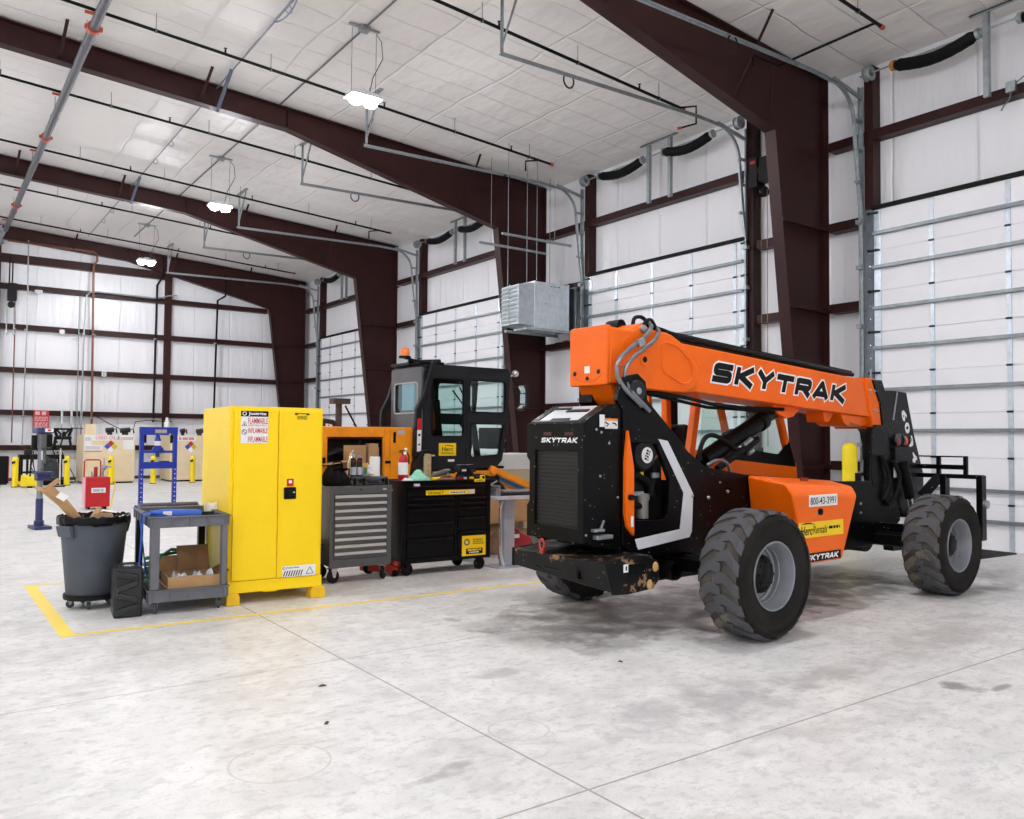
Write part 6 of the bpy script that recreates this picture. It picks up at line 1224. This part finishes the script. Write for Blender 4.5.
# bollards: each stands on the slab, dented black mark on its front
def bollard(x, y, h, label, r=.075, group=None):
    t = thing('bollard', label, 'bollard', (x, y, 0), group='yellow bollards'); obj('post', MB().lathe([(r, 0)]+[(r*math.cos(a), h-r*.9+r*.9*math.sin(a)) for a in [i*PI/14 for i in range(7)]]+[(.001, h)], seg=24), mat('bollard_yellow', '#f7dc08', .45, 0, .05, 4), t); obj('base_ring', MB().lathe([(r+.004, 0), (r+.018, 0), (r+.018, .02), (r+.004, .02)], seg=24, close=True), DARKMETAL, t)
    return t
for x, y, lb in ((2.22, 26.3, 'yellow bollard farthest left against the end wall'), (3.52, 26.6, 'yellow bollard between the drill press and the oil tanks'), (4.67, 26.6, 'yellow bollard standing in front of the USED OIL tank'), (5.80, 26.4, 'yellow bollard seen through the blue shop press'), (6.97, 26.5, 'yellow bollard in front of the second tan tank')):
    b = bollard(x, y, .84, lb); obj('tie_mark', MB().obox((-.05, -.06, .68), (.04, .0, .01), (0, .03, 0), (0, 0, .03)), BLACK, b)
t = thing('switch_box', 'black box mounted on the door jamb just right of the tall bollard', 'electrical box', (11.55, 6.80, 1.33)); obj('box', MB().box(-.06, .06, -.2, .1, -.16, .16), BLACK, t, .01); obj('conduit', MB().tube([(.02, 0, .15), (.02, 0, 1.2)], .012, 6), GALV, t)
bollard(11.0, 6.80, 1.43, 'tall yellow bollard beside the near column behind the telehandler', .105)

# drill press
dp = thing('drill_press', 'dark blue floor-standing drill press behind the trash can', 'drill press', (1.58, 14.55, 0), rad(8)); NAV = mat('navy_paint', '#2a3160', .45, 0, .1, 8)
obj('base', MB().prism(rrect([(-.12, -.2), (.12, -.2), (.12, .25), (-.12, .25)], .03), lambda u, v, w: (u, v, w), 0, .045).cyl((0, .08, .04), (0, .08, .12), .07, 18), NAV, dp, .006); obj('column_sleeve', MB().cyl((0, .08, .1), (0, .08, .46), .052, 18), NAV, dp); obj('column', MB().cyl((0, .08, .46), (0, .08, 1.5), .042, 18), mat('column_steel', '#8b8d8f', .4, .6, .15, 20), dp)
obj('table', MB().prism(rrect([(-.12, -.2), (.12, -.2), (.12, .06), (-.12, .06)], .03), lambda u, v, w: (u, v, w), .84, .88).cyl((0, .08, .74), (0, .08, .86), .075, 18).box(-.09, .09, -.12, .05, .76, .84), NAV, dp, .006); obj('table_crank', MB().bar((.1, .05, .8), (.2, 0, .74), .02, .02), DARKMETAL, dp)
obj('head', MB().box(-.06, .09, -.18, .14, 1.24, 1.47).cyl((0, -.1, 1.0), (0, -.1, 1.24), .03, 14), mat('head_grey', '#5a5c5e', .45, .3), dp, .02); obj('face_plate', MB().box(.01, .09, -.186, -.18, 1.26, 1.45), INKK, dp); obj('motor', MB().cyl((-.07, .12, 1.24), (-.07, .12, 1.44), .055, 16), BLACK, dp); obj('spindle', MB().cyl((-.02, -.1, 1.06), (-.02, -.1, 1.2), .02, 12), CHROME, dp)
obj('belt_cover', MB().prism(rrect([(-.115, -.2), (.11, -.2), (.11, .16), (-.115, .16)], .05), lambda u, v, w: (u, v, w), 1.47, 1.555), NAV, dp, .01); obj('cover_label', MB().box(-.02, .095, -.206, -.2, 1.49, 1.545), PAPER, dp, smooth=False); obj('label_mark', MB().box(.015, .06, -.209, -.206, 1.505, 1.53), INKR, dp, smooth=False)
mb = MB()
for a in range(3): w = a*2.09+.3; mb.cyl((.12, -.08, 1.25), (.12+.03, -.08+.13*math.cos(w), 1.25+.13*math.sin(w)), .008, 6); mb.ball((.15, -.08+.13*math.cos(w), 1.25+.13*math.sin(w)), .02, 8)
obj('feed_handle', mb, BLACK, dp); obj('power_cord', MB().tube([(-.1, .1, 1.2), (-.12, .0, 1.0), (-.09, .0, .85), (-.14, .05, .95), (-.1, .1, 1.1)], .008, 6), BLACK, dp)
t = thing('floor_stand', 'tall pale thin stand with a black clamp beside the drill press', 'stand', (3.27, 26.0, 0)); obj('pole', MB().cyl((0, 0, .02), (0, 0, 1.12), .022, 10), mat('pole_pale', '#c9c6bb', .5), t); obj('base', MB().cyl((0, 0, 0), (0, 0, .03), .14, 20), DARKMETAL, t); obj('clamp', MB().cyl((-.08, 0, 1.10), (.06, 0, 1.12), .04, 10).bar((-.02, 0, 1.12), (.06, 0, 1.40), .06, .03).ball((.07, 0, 1.46), .06, 8, (1, 1, 1.4)), BLACK, t)

# gear along the end wall, left
t = thing('work_bench', 'dark bench with equipment between the two left bollards', 'bench', (2.95, 27.9, 0)); obj('top', MB().box(-.52, .62, -.3, .3, .72, .86), BLACK, t, .01)
for x, y in ((-.46, -.25), (.55, -.25), (-.46, .25), (.55, .25), (-.32, -.25)): obj('leg', MB().box(x-.03, x+.03, y-.03, y+.03, 0, .73), BLACK, t)
obj('brace', MB().box(-.46, .55, .24, .27, .3, .36), BLACK, t)
for i, (x, w, h, m_, lb) in enumerate(((2.66, .2, .16, DARKMETAL, 'small dark machine on the left of the far bench'), (2.9, .12, .1, CHROME, 'shiny box on the far bench beside the dark machine'), (3.38, .16, .12, GALV, 'grey parts box on the right of the far bench'))):
    t = thing('bench_machine', lb, 'machine', (x, 27.85, .86)); obj('body', MB().box(-w/2, w/2, -.1, .1, 0, h), m_, t, .015); obj('top_knob', MB().cyl((0, 0, h), (0, 0, h+.05), .03, 10).cyl((w*.2, -.1, h*.6), (w*.2, -.13, h*.6), .025, 10), BLACK, t)
t = thing('covered_machine', 'machine under a sagging dark grey cover right of the drill press', 'machine', (3.2, 27.15, 0)); obj('cover', MB().grid(20, 10, lambda u, v: ((.3*(1-.45*v)+.03*math.sin(u*2*PI*5))*math.cos(2*PI*u), .3*(1-.45*v)*math.sin(2*PI*u), .12+.62*v-.12*math.cos(2*PI*u)*v)), mat('cover_grey', '#3a3c40', .6, 0, .15, 6), t); obj('cover_top', MB().ball((-.06, 0, .70), .2, 14, (1, 1, .3)), mat('cover_grey', '#3a3c40'), t); obj('base', MB().box(-.3, .3, -.25, .25, 0, .15), BLACK, t, .02)
t = thing('pallet_jack', 'yellow pallet jack parked beside the leftmost bollard', 'pallet jack', (2.52, 25.9, 0), PI/2); obj('body', MB().pxz([(-.2, .05), (-.2, .3), (-.05, .36), (.1, .16), (.25, .1), (.25, .05)], -.2, .2), mat('bollard_yellow', '#f7dc08'), t, .015); obj('fork', MB().box(.2, 1.2, -.2, -.06, .06, .12).box(.2, 1.2, .06, .2, .06, .12), mat('bollard_yellow', '#f7dc08'), t, .006); obj('wheel', MB().cyl((-.1, -.06, .09), (-.1, .06, .09), .09, 16).cyl((1.1, -.15, .05), (1.1, -.08, .05), .05, 12).cyl((1.1, .08, .05), (1.1, .15, .05), .05, 12), BLACK, t); obj('tiller', MB().cyl((-.15, 0, .3), (-.35, 0, .9), .02, 8), BLACK, t)
t = thing('tire_machine', 'black metal frame apparatus with two legs hung on the end wall', 'machine', (3.72, 29.2, 1.1)); mb = MB(); mb.box(-.27, .27, -.05, .05, .5, .56); mb.bar((-.25, 0, .55), (-.16, 0, .3), .07, .08); mb.bar((.25, 0, .55), (.16, 0, .3), .07, .08); mb.bar((-.18, 0, .52), (.0, 0, .3), .05, .06); mb.bar((.18, 0, .52), (.0, 0, .3), .05, .06); mb.box(-.24, .24, -.08, .06, .2, .3); obj('frame', mb, BLACK, t, .006)
for s in (-1, 1): obj('leg', MB().bar((s*.2, 0, .22), (s*.25, -.02, -.12), .07, .06), BLACK, t)
obj('centre_plate', MB().box(-.05, .05, -.07, -.05, .2, .5), GALV, t); obj('arm', MB().bar((.2, 0, .56), (.9, .0, .56), .03, .03).box(-.1, .1, .04, .36, .3, .34), BLACK, t)
t = thing('storage_cabinet', 'black steel cabinet at the far left picture edge', 'cabinet', (1.75, 27.6, 0)); obj('body', MB().box(-.5, .42, 0, .5, .04, .82), BLACK, t, .01); obj('plinth', MB().box(-.46, .38, .02, .48, 0, .05), DARKMETAL, t); obj('door', MB().box(-.02, .40, -.015, 0, .08, .80), BLACK, t, .006); obj('handle', MB().box(.03, .05, -.03, -.015, .4, .52), CHROME, t); obj('red_edge', MB().box(.41, .425, -.02, .0, .06, .80), mat('jack_red', '#b3301c'), t)
t = thing('air_line', 'black air hose looping on the floor beside the second bollard', 'hose', (3.9, 28.6, 0)); obj('hose', MB().tube([(-.2, .5, .9), (-.1, .3, .6), (.05, .0, .25), (.1, -.2, .03), (.0, -.5, .015), (-.3, -.5, .015)], .014, 6), BLACK, t); obj('fitting', MB().cyl((-.3, -.5, .015), (-.36, -.5, .015), .02, 8), CHROME, t)
t = thing('overhead_cable', 'thin black cable draped above the tanks on the end wall', 'cable', (5.6, 29.3, 1.9)); obj('cable', MB().tube([(-1.0, 0, .2), (-.5, 0, -.1), (-.2, 0, -.25), (0, 0, -.3)], .014, 6).tube([(.2, 0, -.2), (.25, 0, .0), (.6, 0, .05), (1.4, 0, .02)], .012, 6), BLACK, t); obj('plug', MB().box(-.03, .03, -.03, .03, -.36, -.28), BLACK, t)
t = thing('wall_bracket', 'white jug standing on the low girt right of the blue press', 'container', (6.85, 29.35, 1.6)); obj('jug', MB().lathe([(.001, 0), (.1, 0), (.1, .3), (.05, .4), (.04, .46), (.001, .46)], seg=16), PAPER, t); obj('cap', MB().cyl((0, 0, .46), (0, 0, .5), .045, 12), DARKMETAL, t); obj('shelf', MB().box(-.15, .15, -.1, .18, -.03, 0), GALV, t)

# red oil drain cart
oc = thing('oil_drain_cart', 'red square oil cart with push handle in front of the tan tanks', 'cart', (2.68, 17.75, 0), rad(-2)); obj('body', MB().box(0, .43, 0, .5, .05, .63), RED, oc, .015); obj('side_panel', MB().box(-.012, .0, .02, .48, .06, .62), mat('pink_side', '#e0a5ae', .5), oc, .003); obj('handle', MB().tube([(.0, .3, .62), (.0, .3, .93), (.03, .3, .96), (.26, .3, .96), (.29, .3, .93), (.29, .3, .62)], .014, 8), RED, oc)
obj('label', MB().box(.10, .35, -.004, 0, .325, .42), mat('label_white', '#e3e6e4', .5), oc, smooth=False); fineprint(Fr((0, -.005, 0), (1, 0, 0), (0, 0, 1)), .225, .372, .2, .05, 1, mat('faint_ink', '#aeb2c2'), oc, .002); obj('pump', MB().cyl((.31, .15, .63), (.31, .15, .75), .022, 10).ball((.33, .15, .81), .06, 12).bar((.33, .15, .84), (.46, .1, .82), .03, .03).cyl((.33, .15, .86), (.33, .15, 1.0), .01, 6), mat('pump_grey', '#9599a3', .4, .4), oc); obj('red_bottle', MB().cyl((.19, .2, .63), (.19, .2, .82), .035, 14), mat('bottle_red', '#a81c20', .4), oc); obj('can', MB().cyl((.10, .15, .63), (.10, .15, .71), .035, 14).cyl((.10, .15, .71), (.10, .15, .735), .02, 12), CHROME, oc); obj('hose', MB().tube([(.33, .14, .78), (.5, .05, .8), (.52, .0, .4), (.46, -.05, .2), (.44, -.05, .03)], .012, 6), YEL, oc)
for x in (.07, .36):
    for y in (.08, .42): obj('wheel', MB().cyl((x-.02, y, .04), (x+.02, y, .04), .04, 12), BLACK, oc)

# blue hydraulic press
pr = thing('shop_press', 'blue steel H-frame shop press behind the utility cart', 'press', (3.59, 17.55, 0)); PB_ = mat('press_blue', '#12309c', .4, 0, .08, 6); 
for x in (.0, .63):
    obj('upright', MB().box(x, x+.075, -.05, .05, .05, 1.62), PB_, pr, .006); mb = MB()
    for k in range(8): mb.cyl((x+.037, -.053, .14+k*.09), (x+.037, -.05, .14+k*.09), .013, 8)
    obj('pin_hole', mb, mat('hole_pale', '#cfd6ea', .6), pr); obj('foot', MB().box(x-.015, x+.09, -.28, .28, 0, .05), PB_, pr, .006)
obj('head_beam', MB().box(.0, .705, -.07, .07, 1.49, 1.62).box(.05, .53, -.075, .075, 1.46, 1.49), PB_, pr, .006); obj('head_label', MB().box(.27, .49, -.073, -.07, 1.50, 1.57), mat('label_tan', '#b7a99a', .6), pr, smooth=False); obj('moving_beam', MB().box(.075, .63, -.05, .05, 1.10, 1.15), PB_, pr, .005); obj('bed', MB().box(.03, .70, -.08, -.04, .79, .92).box(.03, .70, .04, .08, .79, .92), PB_, pr, .006)
obj('bottle_jack', MB().lathe([(.001, 1.15), (.12, 1.15), (.10, 1.20), (.06, 1.24), (.06, 1.36), (.045, 1.40), (.03, 1.46), (.001, 1.46)], (.34, 0, 0), 'Z', 18), PB_, pr, angle=50); obj('jack_label', MB().lathe([(.0615, 1.25), (.063, 1.25), (.063, 1.34), (.0615, 1.34)], (.34, 0, 0), 'Z', 18, True), PAPER, pr); obj('ram', MB().cyl((.34, 0, 1.02), (.34, 0, 1.1), .035, 14), NAV, pr); obj('spring', MB().cyl((.10, 0, 1.30), (.10, 0, 1.46), .028, 10).cyl((.60, 0, 1.30), (.60, 0, 1.46), .028, 10), BLACK, pr); obj('press_plate', MB().box(.38, .55, -.07, .07, .92, .94), DARKMETAL, pr)

# litter on the slab
for i, (x, y, s, lb) in enumerate(((1.95, 4.55, .02, 'small brown leaf scrap on the floor left of the long saw cut'), (1.72, 3.95, .018, 'rust-coloured scrap on the floor in the left foreground'), (3.75, 3.95, .014, 'tiny dark chip on the floor in front of the telehandler'))):
    t = tag(obj('leaf_scrap', MB().grid(4, 3, lambda u, v: ((u-.5)*s*2.2, (v-.5)*s, .002+.008*math.sin(PI*u)*math.sin(PI*v))), mat('debris_brown', '#5a4632', .8), None, loc=(x, y, .002), rz=i*.9, solid=.002), lb, 'debris')

# ------------------------------------------------------------------ camera and picture settings
cam = bpy.data.cameras.new('camera'); co = bpy.data.objects.new('camera', cam); COL.objects.link(co)
cam.sensor_fit = 'HORIZONTAL'; cam.sensor_width = 36; cam.lens = 820.9/1024*36; cam.clip_end = 200; cam.clip_start = .05
yaw, pitch, roll = rad(35.924), rad(2.017), rad(.465)
f = Vector((math.sin(yaw), math.cos(yaw), 0)); rt = Vector((math.cos(yaw), -math.sin(yaw), 0)); up = Vector((0, 0, 1))
f2 = f*math.cos(pitch)+up*math.sin(pitch); u2 = up*math.cos(pitch)-f*math.sin(pitch)
r3 = rt*math.cos(roll)+u2*math.sin(roll); u3 = u2*math.cos(roll)-rt*math.sin(roll)
M = Matrix((r3, u3, -f2)).transposed().to_4x4(); M.translation = (0, 0, 1.45); co.matrix_world = M
SC.camera = co
w = bpy.data.worlds.new('world'); SC.world = w; w.use_nodes = True
w.node_tree.nodes['Background'].inputs[0].default_value = (.86, .91, 1, 1); w.node_tree.nodes['Background'].inputs[1].default_value = 1.7
SC.view_settings.view_transform = 'Standard'; SC.view_settings.look = 'None'; SC.view_settings.gamma = 1; SC.view_settings.use_curve_mapping = False
SC.view_settings.exposure = -0.05
SC.cycles.max_bounces = 8; SC.cycles.diffuse_bounces = 7; SC.cycles.glossy_bounces = 3; SC.cycles.transparent_max_bounces = 12
SC.cycles.use_denoising = True; SC.cycles.sample_clamp_indirect = 6
